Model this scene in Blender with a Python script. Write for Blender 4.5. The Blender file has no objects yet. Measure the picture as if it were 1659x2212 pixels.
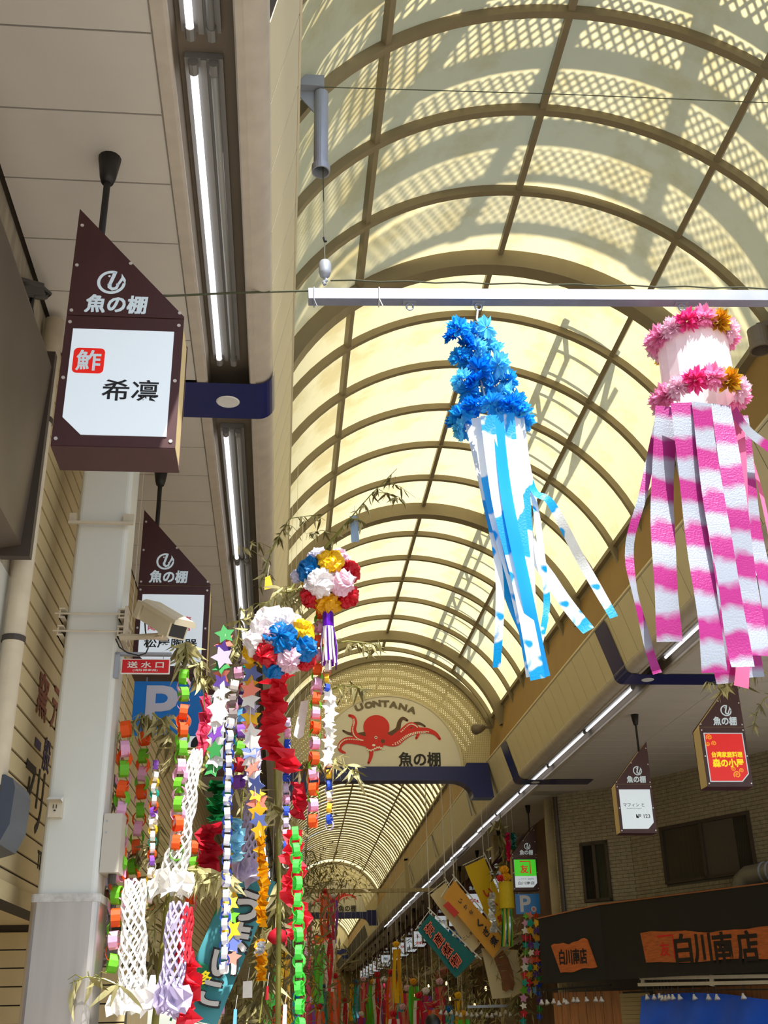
import bpy, math, random
from mathutils import Vector, Matrix
random.seed(7)
rnd = random.Random(11)
sc = bpy.context.scene
COL = sc.collection
V = Vector
# ---------------------------------------------------------------- camera
FPX = 2350.0
YAW, PIT, ROL = math.radians(5.583), math.radians(24.825), math.radians(-1.216)
CAM = V((0.0, 0.0, 1.6))
cf = V((math.sin(YAW)*math.cos(PIT), math.cos(YAW)*math.cos(PIT), math.sin(PIT)))
r0 = V((math.cos(YAW), -math.sin(YAW), 0)); u0 = r0.cross(cf)
cr = r0*math.cos(ROL)+u0*math.sin(ROL); cu = -r0*math.sin(ROL)+u0*math.cos(ROL)
cam = bpy.data.cameras.new('camera'); camo = bpy.data.objects.new('camera', cam); COL.objects.link(camo)
cam.sensor_fit = 'HORIZONTAL'; cam.sensor_width = 36.0; cam.lens = FPX/1659.0*36.0
cam.clip_start = 0.05; cam.clip_end = 600
camo.matrix_world = Matrix(((cr.x, cu.x, -cf.x, CAM.x), (cr.y, cu.y, -cf.y, CAM.y), (cr.z, cu.z, -cf.z, CAM.z), (0, 0, 0, 1)))
sc.camera = camo
# ---------------------------------------------------------------- sky, sun, exposure
SUN_EL, SUN_AZ = math.radians(55), math.radians(20)      # sun stands high behind the viewer, to the east
sdir = V((math.sin(SUN_AZ)*math.cos(SUN_EL), -math.cos(SUN_AZ)*math.cos(SUN_EL), math.sin(SUN_EL)))
w = bpy.data.worlds.new('sky'); sc.world = w; w.use_nodes = True
wn = w.node_tree.nodes; wl = w.node_tree.links
sky = wn.new('ShaderNodeTexSky'); sky.sky_type = 'NISHITA'; sky.sun_disc = False
sky.sun_elevation = SUN_EL; sky.sun_rotation = math.pi-SUN_AZ
wl.new(sky.outputs[0], wn['Background'].inputs[0]); wn['Background'].inputs[1].default_value = 0.22
sl = bpy.data.lights.new('sun', 'SUN'); sl.energy = 7.2; sl.angle = math.radians(0.53); sl.color = (1.0, 0.965, 0.90)
so = bpy.data.objects.new('sun', sl); COL.objects.link(so); so.rotation_euler = sdir.to_track_quat('Z', 'Y').to_euler(); so.location = (4, -10, 20)
sc.view_settings.view_transform = 'Standard'; sc.view_settings.look = 'None'
sc.view_settings.exposure = 0.4; sc.view_settings.gamma = 1.0; sc.view_settings.use_curve_mapping = False
# ---------------------------------------------------------------- pixel helpers: a pixel gives a direction, the plane it stands on gives the distance
def ray(px, py): return cf*FPX+cr*(px-829.5)-cu*(py-1106.0)
def onY(px, py, y): d = ray(px, py); return CAM+d*((y-CAM.y)/d.y)
def onX(px, py, x): d = ray(px, py); return CAM+d*((x-CAM.x)/d.x)
def onZ(px, py, z): d = ray(px, py); return CAM+d*((z-CAM.z)/d.z)
def onP(px, py, o, n): d = ray(px, py); return CAM+d*((o-CAM).dot(n)/d.dot(n))
def xo(y): return 0.0154*max(0.0, y-24.0)                  # the street turns a little after the first arch
# ---------------------------------------------------------------- materials
def lin(c):
    c = c/255.0
    return c/12.92 if c <= 0.04045 else ((c+0.055)/1.055)**2.4
def rgb(r, g, b): return (lin(r), lin(g), lin(b), 1.0)
MATS = {}
def mat(name, col=(200, 200, 200), rough=0.6, metal=0.0, var=0.0, scale=6.0, bump=0.0, bscale=60.0, emis=0.0, trans=0.0, spec=0.5, stretch=None):
    if name in MATS: return MATS[name]
    m = bpy.data.materials.new(name); m.use_nodes = True; MATS[name] = m
    nt = m.node_tree; N = nt.nodes; L = nt.links; b = N['Principled BSDF']
    c = rgb(*col); b.inputs['Base Color'].default_value = c
    b.inputs['Roughness'].default_value = rough; b.inputs['Metallic'].default_value = metal
    b.inputs['Specular IOR Level'].default_value = spec
    src = None
    if var or bump:
        tc = N.new('ShaderNodeTexCoord'); mp = N.new('ShaderNodeMapping'); L.new(tc.outputs['Object'], mp.inputs[0])
        if stretch: mp.inputs['Scale'].default_value = stretch
    if var:
        nz = N.new('ShaderNodeTexNoise'); nz.inputs['Scale'].default_value = scale; nz.inputs['Detail'].default_value = 6
        L.new(mp.outputs[0], nz.inputs['Vector'])
        rp = N.new('ShaderNodeValToRGB'); L.new(nz.outputs['Fac'], rp.inputs[0])
        rp.color_ramp.elements[0].position = 0.3; rp.color_ramp.elements[1].position = 0.7
        rp.color_ramp.elements[0].color = tuple(x*(1-var) for x in c[:3])+(1,)
        rp.color_ramp.elements[1].color = tuple(min(1, x*(1+var*0.6)) for x in c[:3])+(1,)
        L.new(rp.outputs[0], b.inputs['Base Color']); src = rp.outputs[0]
    if bump:
        n2 = N.new('ShaderNodeTexNoise'); n2.inputs['Scale'].default_value = bscale; n2.inputs['Detail'].default_value = 4
        L.new(mp.outputs[0], n2.inputs['Vector'])
        bp = N.new('ShaderNodeBump'); bp.inputs['Strength'].default_value = bump; bp.inputs['Distance'].default_value = 0.01
        L.new(n2.outputs['Fac'], bp.inputs['Height']); L.new(bp.outputs[0], b.inputs['Normal'])
    if emis:
        b.inputs['Emission Color'].default_value = c; b.inputs['Emission Strength'].default_value = emis
    if trans:
        t = N.new('ShaderNodeBsdfTranslucent'); t.inputs['Color'].default_value = c
        if src: L.new(src, t.inputs['Color'])
        mx = N.new('ShaderNodeMixShader'); mx.inputs[0].default_value = trans
        L.new(b.outputs[0], mx.inputs[1]); L.new(t.outputs[0], mx.inputs[2]); L.new(mx.outputs[0], N['Material Output'].inputs['Surface'])
    return m
def stripes(name, c1, c2, period, metal=0.3, rough=0.35, trans=0.3, soft=0.25, warp=0.0, mid=0.5):
    m = mat(name, c1, rough, metal); nt = m.node_tree; N = nt.nodes; L = nt.links; b = N['Principled BSDF']
    uv = N.new('ShaderNodeUVMap'); sp = N.new('ShaderNodeSeparateXYZ'); L.new(uv.outputs[0], sp.inputs[0])
    mu = N.new('ShaderNodeMath'); mu.operation = 'MULTIPLY'; mu.inputs[1].default_value = 2*math.pi/period
    if warp:
        nz = N.new('ShaderNodeTexNoise'); nz.inputs['Scale'].default_value = 7; L.new(uv.outputs[0], nz.inputs['Vector'])
        ad = N.new('ShaderNodeMath'); ad.operation = 'MULTIPLY_ADD'; ad.inputs[1].default_value = warp
        L.new(nz.outputs['Fac'], ad.inputs[0]); L.new(sp.outputs['Y'], ad.inputs[2]); L.new(ad.outputs[0], mu.inputs[0])
    else: L.new(sp.outputs['Y'], mu.inputs[0])
    sn = N.new('ShaderNodeMath'); sn.operation = 'SINE'; L.new(mu.outputs[0], sn.inputs[0])
    ma = N.new('ShaderNodeMapRange'); ma.inputs[1].default_value = -1; L.new(sn.outputs[0], ma.inputs[0])
    rp = N.new('ShaderNodeValToRGB'); L.new(ma.outputs[0], rp.inputs[0])
    rp.color_ramp.elements[0].position = mid-soft; rp.color_ramp.elements[1].position = mid+soft
    rp.color_ramp.elements[0].color = rgb(*c1); rp.color_ramp.elements[1].color = rgb(*c2)
    L.new(rp.outputs[0], b.inputs['Base Color'])
    n2 = N.new('ShaderNodeTexNoise'); n2.inputs['Scale'].default_value = 90; L.new(uv.outputs[0], n2.inputs['Vector'])
    bp = N.new('ShaderNodeBump'); bp.inputs['Strength'].default_value = 0.5; bp.inputs['Distance'].default_value = 0.004
    L.new(n2.outputs['Fac'], bp.inputs['Height']); L.new(bp.outputs[0], b.inputs['Normal'])
    t = N.new('ShaderNodeBsdfTranslucent'); L.new(rp.outputs[0], t.inputs['Color'])
    mx = N.new('ShaderNodeMixShader'); mx.inputs[0].default_value = trans
    L.new(b.outputs[0], mx.inputs[1]); L.new(t.outputs[0], mx.inputs[2]); L.new(mx.outputs[0], N['Material Output'].inputs['Surface'])
    return m
def perforated(name, col, pitch, hole):
    m = mat(name, col, 0.5); nt = m.node_tree; N = nt.nodes; L = nt.links; b = N['Principled BSDF']
    tc = N.new('ShaderNodeTexCoord'); sp = N.new('ShaderNodeSeparateXYZ'); L.new(tc.outputs['Object'], sp.inputs[0])
    outs = []
    for ax in ('X', 'Z'):
        dv = N.new('ShaderNodeMath'); dv.operation = 'MULTIPLY'; dv.inputs[1].default_value = 1/pitch; L.new(sp.outputs[ax], dv.inputs[0])
        fr = N.new('ShaderNodeMath'); fr.operation = 'FRACT'; L.new(dv.outputs[0], fr.inputs[0])
        lt = N.new('ShaderNodeMath'); lt.operation = 'LESS_THAN'; lt.inputs[1].default_value = hole; L.new(fr.outputs[0], lt.inputs[0]); outs.append(lt)
    an = N.new('ShaderNodeMath'); an.operation = 'MULTIPLY'; L.new(outs[0].outputs[0], an.inputs[0]); L.new(outs[1].outputs[0], an.inputs[1])
    tr = N.new('ShaderNodeBsdfTransparent'); mx = N.new('ShaderNodeMixShader')
    L.new(an.outputs[0], mx.inputs[0]); L.new(b.outputs[0], mx.inputs[1]); L.new(tr.outputs[0], mx.inputs[2]); L.new(mx.outputs[0], N['Material Output'].inputs['Surface'])
    return m
# ---------------------------------------------------------------- mesh builder (all points in world space)
class MB:
    def __init__(s): s.v = []; s.f = []; s.m = []; s.u = []
    def face(s, idx, mi=0, uv=None): s.f.append(tuple(idx)); s.m.append(mi); s.u.append(uv)
    def poly(s, pts, mi=0):
        n = len(s.v); s.v += [V(p) for p in pts]; s.face(range(n, n+len(pts)), mi); return s
    def obox(s, c, a, b, d, mi=0):                     # centre and three half axes
        n = len(s.v); c, a, b, d = V(c), V(a), V(b), V(d)
        for k in (-1, 1):
            for j in (-1, 1):
                for i in (-1, 1): s.v.append(c+a*i+b*j+d*k)
        for q in ((0, 2, 3, 1), (4, 5, 7, 6), (0, 1, 5, 4), (2, 6, 7, 3), (0, 4, 6, 2), (1, 3, 7, 5)): s.face([n+i for i in q], mi)
        return s
    def box(s, lo, hi, mi=0):
        lo, hi = V(lo), V(hi); h = (hi-lo)/2
        return s.obox((lo+hi)/2, (h.x, 0, 0), (0, h.y, 0), (0, 0, h.z), mi)
    def bar(s, a, b, w, h, mi=0, up=(0, 0, 1)):
        a, b = V(a), V(b); d = (b-a)/2; sd = d.cross(V(up))
        if sd.length < 1e-6: sd = V((1, 0, 0))
        sd.normalize(); uu = sd.cross(d).normalized()
        return s.obox((a+b)/2, d, sd*w/2, uu*h/2, mi)
    def tube(s, pts, r, n=8, mi=0, caps=True, flat=1.0):
        pts = [V(p) for p in pts]; k = len(pts); rr = r if isinstance(r, (list, tuple)) else [r]*k
        base = len(s.v); ref = None
        for i, p in enumerate(pts):
            t = (pts[min(i+1, k-1)]-pts[max(i-1, 0)]).normalized()
            if ref is None: ref = V((0, 0, 1)) if abs(t.z) < 0.9 else V((0, 1, 0))
            a = t.cross(ref)
            if a.length < 1e-6: a = t.cross(V((1, 0, 0)))
            a.normalize(); b = a.cross(t).normalized(); ref = b
            for j in range(n):
                q = 2*math.pi*j/n; s.v.append(p+a*(rr[i]*math.cos(q))+b*(rr[i]*flat*math.sin(q)))
        for i in range(k-1):
            for j in range(n):
                a0 = base+i*n+j; a1 = base+i*n+(j+1) % n
                s.face((a0, a1, a1+n, a0+n), mi)
        if caps: s.face([base+j for j in range(n)][::-1], mi); s.face([base+(k-1)*n+j for j in range(n)], mi)
        return s
    def prism(s, pts, d, mi=0, side=None):
        pts = [V(p) for p in pts]; d = V(d); n = len(s.v); k = len(pts); side = mi if side is None else side
        s.v += pts+[p+d for p in pts]
        s.face(range(n, n+k), mi); s.face(list(range(n+k, n+2*k))[::-1], mi)
        for i in range(k): j = (i+1) % k; s.face((n+i, n+k+i, n+k+j, n+j), side)
        return s
    def strip(s, A, B, mi=0, l0=0.0):                           # ribbon between two edge lines, uv.y runs in metres
        n = len(s.v); k = len(A); l = l0
        for i in range(k):
            s.v += [V(A[i]), V(B[i])]
        for i in range(k-1):
            d = (((V(A[i])+V(B[i]))-(V(A[i+1])+V(B[i+1])))/2).length; wd = (V(A[i])-V(B[i])).length
            s.face((n+2*i, n+2*i+1, n+2*i+3, n+2*i+2), mi, [(0, l), (wd, l), (wd, l+d), (0, l+d)]); l += d
        return s
    def grid(s, P, mi=0):
        n = len(s.v); R = len(P); C = len(P[0])
        for row in P: s.v += [V(p) for p in row]
        for i in range(R-1):
            for j in range(C-1): s.face((n+i*C+j, n+i*C+j+1, n+(i+1)*C+j+1, n+(i+1)*C+j), mi)
        return s
    def text(s, t, c, ux, uy, h, mi=0, bold=0.0, wid=None, shear=0.0):
        ux = V(ux).normalized(); uy = V(uy).normalized()
        if bold > .012:                                   # heavy brush weight: a few shifted layers, each a hair in front of the last
            e = (bold-.01)*h*.8; nn = ux.cross(uy); c = V(c)
            for i, (a, b) in enumerate(((-1, -1), (1, -1), (-1, 1), (1, 1), (0, 0))): s.text(t, c+ux*a*e+uy*b*e+nn*(.0004*i), ux, uy, h, mi, .01, wid, shear)
            return s
        vs, fs = txt(t, bold, shear); n = len(s.v)
        x0 = min(p[0] for p in vs); x1 = max(p[0] for p in vs); y0 = min(p[1] for p in vs); y1 = max(p[1] for p in vs)
        sy = h/(y1-y0); sx = wid/(x1-x0) if wid else sy
        for x, y in vs: s.v.append(V(c)+ux*((x-(x0+x1)/2)*sx)+uy*((y-(y0+y1)/2)*sy))
        for f in fs: s.face([n+i for i in f], mi)
        return s
    def disc(s, c, ux, uy, r, n=20, mi=0, ry=None):
        ux = V(ux).normalized(); uy = V(uy).normalized(); ry = ry or r
        return s.poly([V(c)+ux*(r*math.cos(2*math.pi*i/n))+uy*(ry*math.sin(2*math.pi*i/n)) for i in range(n)], mi)
    def stroke(s, pts, wd, nrm, mi=0):                 # flat brush line of changing width lying in the plane with normal nrm
        pts = [V(p) for p in pts]; k = len(pts); ws = wd if isinstance(wd, (list, tuple)) else [wd]*k; A = []; B = []
        for i in range(k):
            t = pts[min(i+1, k-1)]-pts[max(i-1, 0)]; sd = t.cross(V(nrm)).normalized()*ws[i]/2
            A.append(pts[i]+sd); B.append(pts[i]-sd)
        return s.strip(A, B, mi)
    def mesh(s, name, mats, org=(0, 0, 0), smooth=False):
        me = bpy.data.meshes.new(name); o = V(org)
        me.from_pydata([tuple(p-o) for p in s.v], [], s.f)
        for m in (mats if isinstance(mats, (list, tuple)) else [mats]): me.materials.append(m)
        me.polygons.foreach_set('material_index', s.m)
        if smooth: me.polygons.foreach_set('use_smooth', [True]*len(s.f))
        if any(u for u in s.u):
            lay = me.uv_layers.new(name='UVMap'); i = 0
            for f, u in zip(s.f, s.u):
                for j in range(len(f)): lay.data[i].uv = u[j] if u else (0, 0); i += 1
        me.update(); return me
    def build(s, name, mats, parent=None, smooth=False, **tags):
        org = wloc(parent) if parent else V((0, 0, 0))
        o = bpy.data.objects.new(name, s.mesh(name, mats, org, smooth)); COL.objects.link(o)
        if parent: o.parent = parent
        for k, v in tags.items(): o[{'cat': 'category'}.get(k, k)] = v
        return o
def wloc(o):
    p = V((0, 0, 0))
    while o: p += o.location; o = o.parent
    return p
TXT = {}
def txt(t, bold, shear):
    key = (t, bold, shear)
    if key not in TXT:
        c = bpy.data.curves.new('t', 'FONT'); c.body = t; c.offset = bold; c.shear = shear; c.resolution_u = 3
        o = bpy.data.objects.new('t', c); COL.objects.link(o)
        m = bpy.data.meshes.new_from_object(o.evaluated_get(bpy.context.evaluated_depsgraph_get()))
        TXT[key] = ([(v.co.x, v.co.y) for v in m.vertices], [tuple(p.vertices) for p in m.polygons])
        bpy.data.objects.remove(o); bpy.data.curves.remove(c); bpy.data.meshes.remove(m)
    return TXT[key]
def thing(name, label, cat, loc=(0, 0, 0), group=None, kind=None):
    o = bpy.data.objects.new(name, None); COL.objects.link(o); o.location = loc; o.empty_display_size = 0.1
    o['label'] = label; o['category'] = cat
    if group: o['group'] = group
    if kind: o['kind'] = kind
    return o
def inst(name, me, parent, loc, rot=(0, 0, 0), scl=(1, 1, 1)):          # a piece sharing its mesh; loc in world space
    o = bpy.data.objects.new(name, me); COL.objects.link(o); o.parent = parent
    o.location = V(loc)-wloc(parent) if parent else V(loc); o.rotation_euler = rot
    o.scale = scl if isinstance(scl, (tuple, list)) else (scl,)*3
    return o
def copy_tree(o, parent=None):
    c = o.copy(); COL.objects.link(c); c.parent = parent
    for ch in o.children: copy_tree(ch, c)
    return c
X, Y, Z = V((1, 0, 0)), V((0, 1, 0)), V((0, 0, 1))
def arc(cx, cz, r, a0, a1, n, y):
    return [V((cx+r*math.cos(math.radians(a0+(a1-a0)*i/n)), y, cz+r*math.sin(math.radians(a0+(a1-a0)*i/n)))) for i in range(n+1)]
# ---------------------------------------------------------------- structure
m_ceil = mat('ceiling_panel_paint', (200, 194, 184), 0.55, var=0.06, scale=1.5)
m_gap = mat('dark_joint', (58, 50, 40), 0.9)
m_lip = mat('fascia_cream', (212, 200, 165), 0.5, var=0.05, scale=2)
m_lipg = mat('trim_beige', (190, 180, 164), 0.5, var=0.10, scale=9)
m_trough = mat('trough_brown', (120, 108, 92), 0.6, var=0.1, scale=4)
m_navy = mat('navy_enamel', (24, 34, 98), 0.28, var=0.08, scale=2)
m_brown = mat('gutter_screen', (150, 118, 62), 0.7, var=0.08, scale=3, bump=0.3, bscale=90)
m_rib = mat('rib_paint', (132, 120, 92), 0.5, var=0.08, scale=5)
m_white = mat('white_enamel', (226, 226, 222), 0.4)
m_steel = mat('brushed_steel', (176, 168, 162), 0.36, 0.85, var=0.1, scale=3, stretch=(6, 6, .4))
m_black = mat('black_paint', (24, 22, 22), 0.5)
m_grey = mat('galvanised_paint', (158, 164, 176), 0.42, 0.25, var=0.08, scale=8)

def vault_mat():
    m = bpy.data.materials.new('translucent_roof_sheet'); m.use_nodes = True; nt = m.node_tree; N = nt.nodes; L = nt.links
    N.remove(N['Principled BSDF'])
    tc = N.new('ShaderNodeTexCoord'); nz = N.new('ShaderNodeTexNoise'); nz.inputs['Scale'].default_value = 1.6; nz.inputs['Detail'].default_value = 7; nz.inputs['Roughness'].default_value = 0.65
    L.new(tc.outputs['Object'], nz.inputs['Vector'])
    rp = N.new('ShaderNodeValToRGB'); L.new(nz.outputs['Fac'], rp.inputs[0])
    rp.color_ramp.elements[0].position = 0.36; rp.color_ramp.elements[0].color = rgb(208, 188, 130)
    rp.color_ramp.elements[1].position = 0.5; rp.color_ramp.elements[1].color = rgb(229, 213, 160)
    t = N.new('ShaderNodeBsdfTranslucent'); d = N.new('ShaderNodeBsdfDiffuse'); L.new(rp.outputs[0], t.inputs[0]); d.inputs[0].default_value = rgb(214, 205, 168)
    mx = N.new('ShaderNodeMixShader'); mx.inputs[0].default_value = 0.38
    L.new(t.outputs[0], mx.inputs[1]); L.new(d.outputs[0], mx.inputs[2]); L.new(mx.outputs[0], N['Material Output'].inputs['Surface'])
    return m
m_sheet = vault_mat()
YS = [-3.0, 4.0, 12.0, 24.0, 45.0, 70.0, 108.0]
def extrude(mb, prof, ys=YS, mi=0, bend=True):
    """a cross-section (x, z) carried along the street"""
    rows = [[V((x+(xo(y) if bend else 0), y, z)) for x, z in prof] for y in ys]
    return mb.grid(rows, mi)
fl = MB(); fl.poly([(-8, -12, 0), (20, -12, 0), (20, 115, 0), (-8, 115, 0)])
fl.build('floor', mat('street_paving', (150, 142, 130), 0.7, var=0.15, scale=3), kind='structure', label='grey paved street floor under the arcade', cat='floor')
H = 5.35
# --- side ceilings: each board of the soffit a piece of its own
JO, PIT_ = 3.356, 0.4575
BANDS = [6.105, 12.625, 19.145]
def soffit(name, label, x0, x1, ya, yb, xs, far):
    root = thing(name, label, 'ceiling', (0, 0, 0), kind='structure')
    MB().box((x0, ya, H+0.016), (x1, yb, H+0.05)).build('backing', m_gap, root)
    k = math.floor((ya-JO)/PIT_); cache = {}
    y = JO+k*PIT_
    while y < yb:
        if not any(abs(y-b) < 0.1 for b in BANDS):
            for a, b in xs:
                if y < 30:
                    key = (a, b)
                    if key not in cache: cache[key] = MB().box((a+.003, .005, 0), (b-.003, PIT_-.005, .02)).mesh('panel', m_ceil)
                    inst('panel', cache[key], root, (0, y, H-.004))
        y += PIT_
    return root
cl = soffit('ceiling_left', 'cream panelled soffit over the shop fronts with the hanging plain white sign', -1.6, -0.595, -1.0, 30, [(-1.41, -0.605)], 1)
cr_ = soffit('ceiling_right', 'cream panelled soffit over the brick corner building', 4.69, 8.6, 5.0, 20.5, [(4.705, 5.56), (5.56, 8.6)], 1)
soffit('ceiling_far', 'narrow panelled soffit over the distant shop signs', 4.69, 5.56, 20.5, 30, [(4.705, 5.56)], 1)
f = MB(); extrude(f, [(-2.6, H), (-0.6, H)], [30, 45, 70, 108]); extrude(f, [(4.7, H), (5.9, H)], [30, 45, 70, 108])
f.build('ceiling_end', m_ceil, kind='structure', label='distant panelled soffits along both sides of the street', cat='ceiling')
# --- fascia with rounded lower edge and lamp trough
def fascia(name, label, sx, cx, dz_top, rr):
    g = lambda x: cx+sx*x
    root = thing(name, label, 'fascia', (0, 0, 0), kind='structure')
    a = MB(); extrude(a, [(g(-.605), H), (g(-.598), H-.012), (g(-.545), H-.012), (g(-.531), H), (g(-.531), H+.15)]); extrude(a, [(g(-.263), H+.15), (g(-.263), H), (g(-.255), H-.012), (g(-.225), H-.012), (g(-.22), H)])
    a.build('edge_strip', m_lipg, root)
    a = MB(); extrude(a, [(g(-.531), H+.03), (g(-.52), H+.15), (g(-.275), H+.15), (g(-.263), H+.03)]); a.build('lamp_trough', m_trough, root)
    a = MB(); ex, ez = rr
    prof = [(g(-.22), H)]+[(g(ex-.1+.1*math.sin(t)), H+.1-.1*math.cos(t)) for t in [i*math.pi/2/8 for i in range(9)]]
    extrude(a, prof); a.build('round_edge', m_lipg, root, smooth=True)
    a = MB(); b0 = V((g(ex-.004), 0, H+.1)); t0 = V((g(dz_top)-sx*.006, 0, 6.045)); extrude(a, [(b0.x, b0.z), (t0.x, t0.z), (t0.x-sx*.1, t0.z+.02)]); a.build('backing', m_gap, root)
    b0 = V((g(ex), 0, H+.1)); t0 = V((g(dz_top), 0, 6.05)); n = V((sx, 0, .25)).normalized()*.008; q = (t0-b0)
    me = MB().prism([b0+q*.01+V((0, .006, 0)), b0+q*.01+V((0, PIT_-.006, 0)), b0+q*.99+V((0, PIT_-.006, 0)), b0+q*.99+V((0, .006, 0))], -n).mesh('panel', m_lip)
    y = JO
    while y < 62: inst('panel', me, root, (xo(y), y, 0)); y += PIT_
    a = MB(); extrude(a, [(t0.x, t0.z), (t0.x+sx*.012, t0.z+.012), (t0.x+sx*.012, t0.z+.035), (t0.x-sx*.05, t0.z+.04)]); a.build('top_rail', m_lip, root)
    a = MB(); extrude(a, [(t0.x-sx*.01, t0.z+.04), (t0.x-sx*.06, t0.z+.07), (g(-.14) if sx > 0 else 4.13, 6.86)]); a.build('gutter_screen', m_brown, root)
    a = MB(); extrude(a, [(g(-.17) if sx > 0 else 4.16, 6.84), (g(-.02) if sx > 0 else 4.06, 6.87), (g(-.02) if sx > 0 else 4.06, 6.93), (g(-.2) if sx > 0 else 4.2, 6.93)]); a.build('eave_rail', m_rib, root)
    return root
fascia('trim_1', 'cream fascia with lamp trough above the hanging plain white sign', 1, 0.0, 0.012, (-.116, 0))
fascia('trim_2', 'cream panelled fascia with blue bands and a long lamp trough', -1, 4.1, 0.12, (-.066, 0))
# --- navy bands across soffit and fascia
def band(name, label, sx, cx, y0, wall, top, ex, wid=.455):
    g = lambda x: cx+sx*x; e = .016
    prof = [(g(wall), H-e), (g(ex-.1), H-e)]+[(g(ex-.1+(.1+e)*math.sin(t)), H+.1-(.1+e)*math.cos(t)) for t in [i*math.pi/2/8 for i in range(9)]]
    if top: prof.append((g(top)+sx*.014, 6.03))
    a = MB(); extrude(a, prof, [y0, y0+wid], bend=False)
    a.build(name, m_navy, kind='structure', label=label, cat='trim', smooth=False)
    d = thing('downlight', 'round white recessed downlight in the navy band '+('beside the lamp trough end' if y0 < 7 else 'near the pink streamers' if y0 < 13 else 'under the octopus arch'), 'lamp', (g(-.41), y0+wid/2, H-e))
    c = V((g(-.41), y0+wid/2, H-e-.003)); a = MB()
    ro = [c+V((.078*math.cos(t), .078*math.sin(t), 0)) for t in [i*math.pi/12 for i in range(24)]]; ri = [c+V((.07*math.cos(t), .07*math.sin(t), -.006)) for t in [i*math.pi/12 for i in range(24)]]
    up = [c+V((.03*math.cos(t), .03*math.sin(t), .06)) for t in [i*math.pi/12 for i in range(24)]]
    a.grid([ro+ro[:1], ri+ri[:1]]); a.build('rim', m_white, d, smooth=True)
    MB().grid([ri+ri[:1], [p+V((0, 0, .004)) for p in ro]+[ro[0]+V((0, 0, .004))]][:1]+[[c+(p-c)*.98 for p in ri]+[c+(ri[0]-c)*.98], [c+(p-c)*.4+V((0, 0, -.0005)) for p in ri]+[c+(ri[0]-c)*.4+V((0, 0, -.0005))]]).disc(c+V((0, 0, -.004)), X, Y, .03).build('reflector', m_white, d, smooth=True)
band('trim_3', 'navy band crossing the soffit behind the plain white sign', 1, 0.0, BANDS[0], -1.41, None, -.116)
band('trim_4', 'navy band wrapping soffit and fascia behind the pink streamers', -1, 4.1, BANDS[1]-.02, -1.42, .12, -.066)
band('trim_5', 'navy band wrapping soffit and fascia before the octopus arch', -1, 4.1, BANDS[2], -1.42, .12, -.066)
for i, b in enumerate((23.6, 30.2, 36.7)):
    a = MB(); extrude(a, [(4.06+.012+xo(b), H+.1), (3.98-.012+xo(b), 6.03)], [b, b+.16], bend=False); a.build('trim_%d' % (6+i), m_navy, kind='structure', label='narrow dark joint strip on the fascia beyond the octopus arch', cat='trim', group='dark joint strips beyond the octopus arch')
# --- fluorescent lamps
m_tube = mat('lit_tube', (250, 250, 255), 0.4, emis=1.5)
m_tubeo = mat('unlit_tube', (150, 150, 146), 0.3)
m_fix = mat('lamp_tray', (128, 126, 122), 0.5)
def lamp_proto():
    root = thing('tube_lamp', 'x', 'lamp', (0, 0, 0), group='tube lamps in the soffit troughs')
    MB().box((-.085, -.02, .062), (.085, 2.42, .098)).box((-.012, -.02, .05), (.012, 2.42, .062)).build('tray', m_fix, root)
    for x, m, nm in ((-.045, m_tube, 'lit_tube'), (.045, m_tubeo, 'spare_tube')):
        MB().tube([(x, .05, .035), (x, 2.37, .035)], .017, 10).build(nm, m, root, smooth=True)
        for y in (-.02, 2.37): MB().tube([(x, y, .035), (x, y+.06, .035)], .022, 8).box((x-.02, y+.005, .03), (x+.02, y+.05, .065)).build('socket', m_fix, root)
    return root
lamp0 = lamp_proto(); used = []
def lamp(x, y, lab, flip=False):
    o = lamp0 if not used else copy_tree(lamp0); used.append(1)
    o.location = (x, y, H+.05); o['label'] = lab
    if flip: o.scale = (-1, 1, 1)
for y in (1.02, 3.6, 6.94, 9.42, 13.3, 15.75, 19.9, 22.36, 24.82, 27.28, 29.74, 32.2, 34.66, 37.12): lamp(-.41+xo(y), y, {1.02: 'twin tube lamp in the trough above the weighted curtain pole', 3.6: 'twin tube lamp ending at the first navy band', 6.94: 'twin tube lamp starting behind the first navy band', 9.42: 'twin tube lamp end to end above the bamboo decorations'}.get(y, 'twin tube lamp in the trough above the distant bamboo'))
for i, y in enumerate((7.3, 9.86, 13.55, 16.03, 18.5, 20.96, 23.42, 25.88, 28.34, 30.8, 33.26, 35.72, 38.18, 40.64, 43.1, 45.56, 48.02, 50.48, 52.94)): lamp(4.51+xo(y), y, 'twin tube lamp hidden highest behind the pink ribbons' if y < 9 else 'twin tube lamp ending at the navy band behind the pink streamers' if y < 12 else 'twin tube lamp starting at the navy band above the muffin shop sign' if y < 15 else 'twin tube lamp second from the navy band beside the muffin shop sign' if y < 18 else 'twin tube lamp in the long row over the distant shop signs', True)
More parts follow.
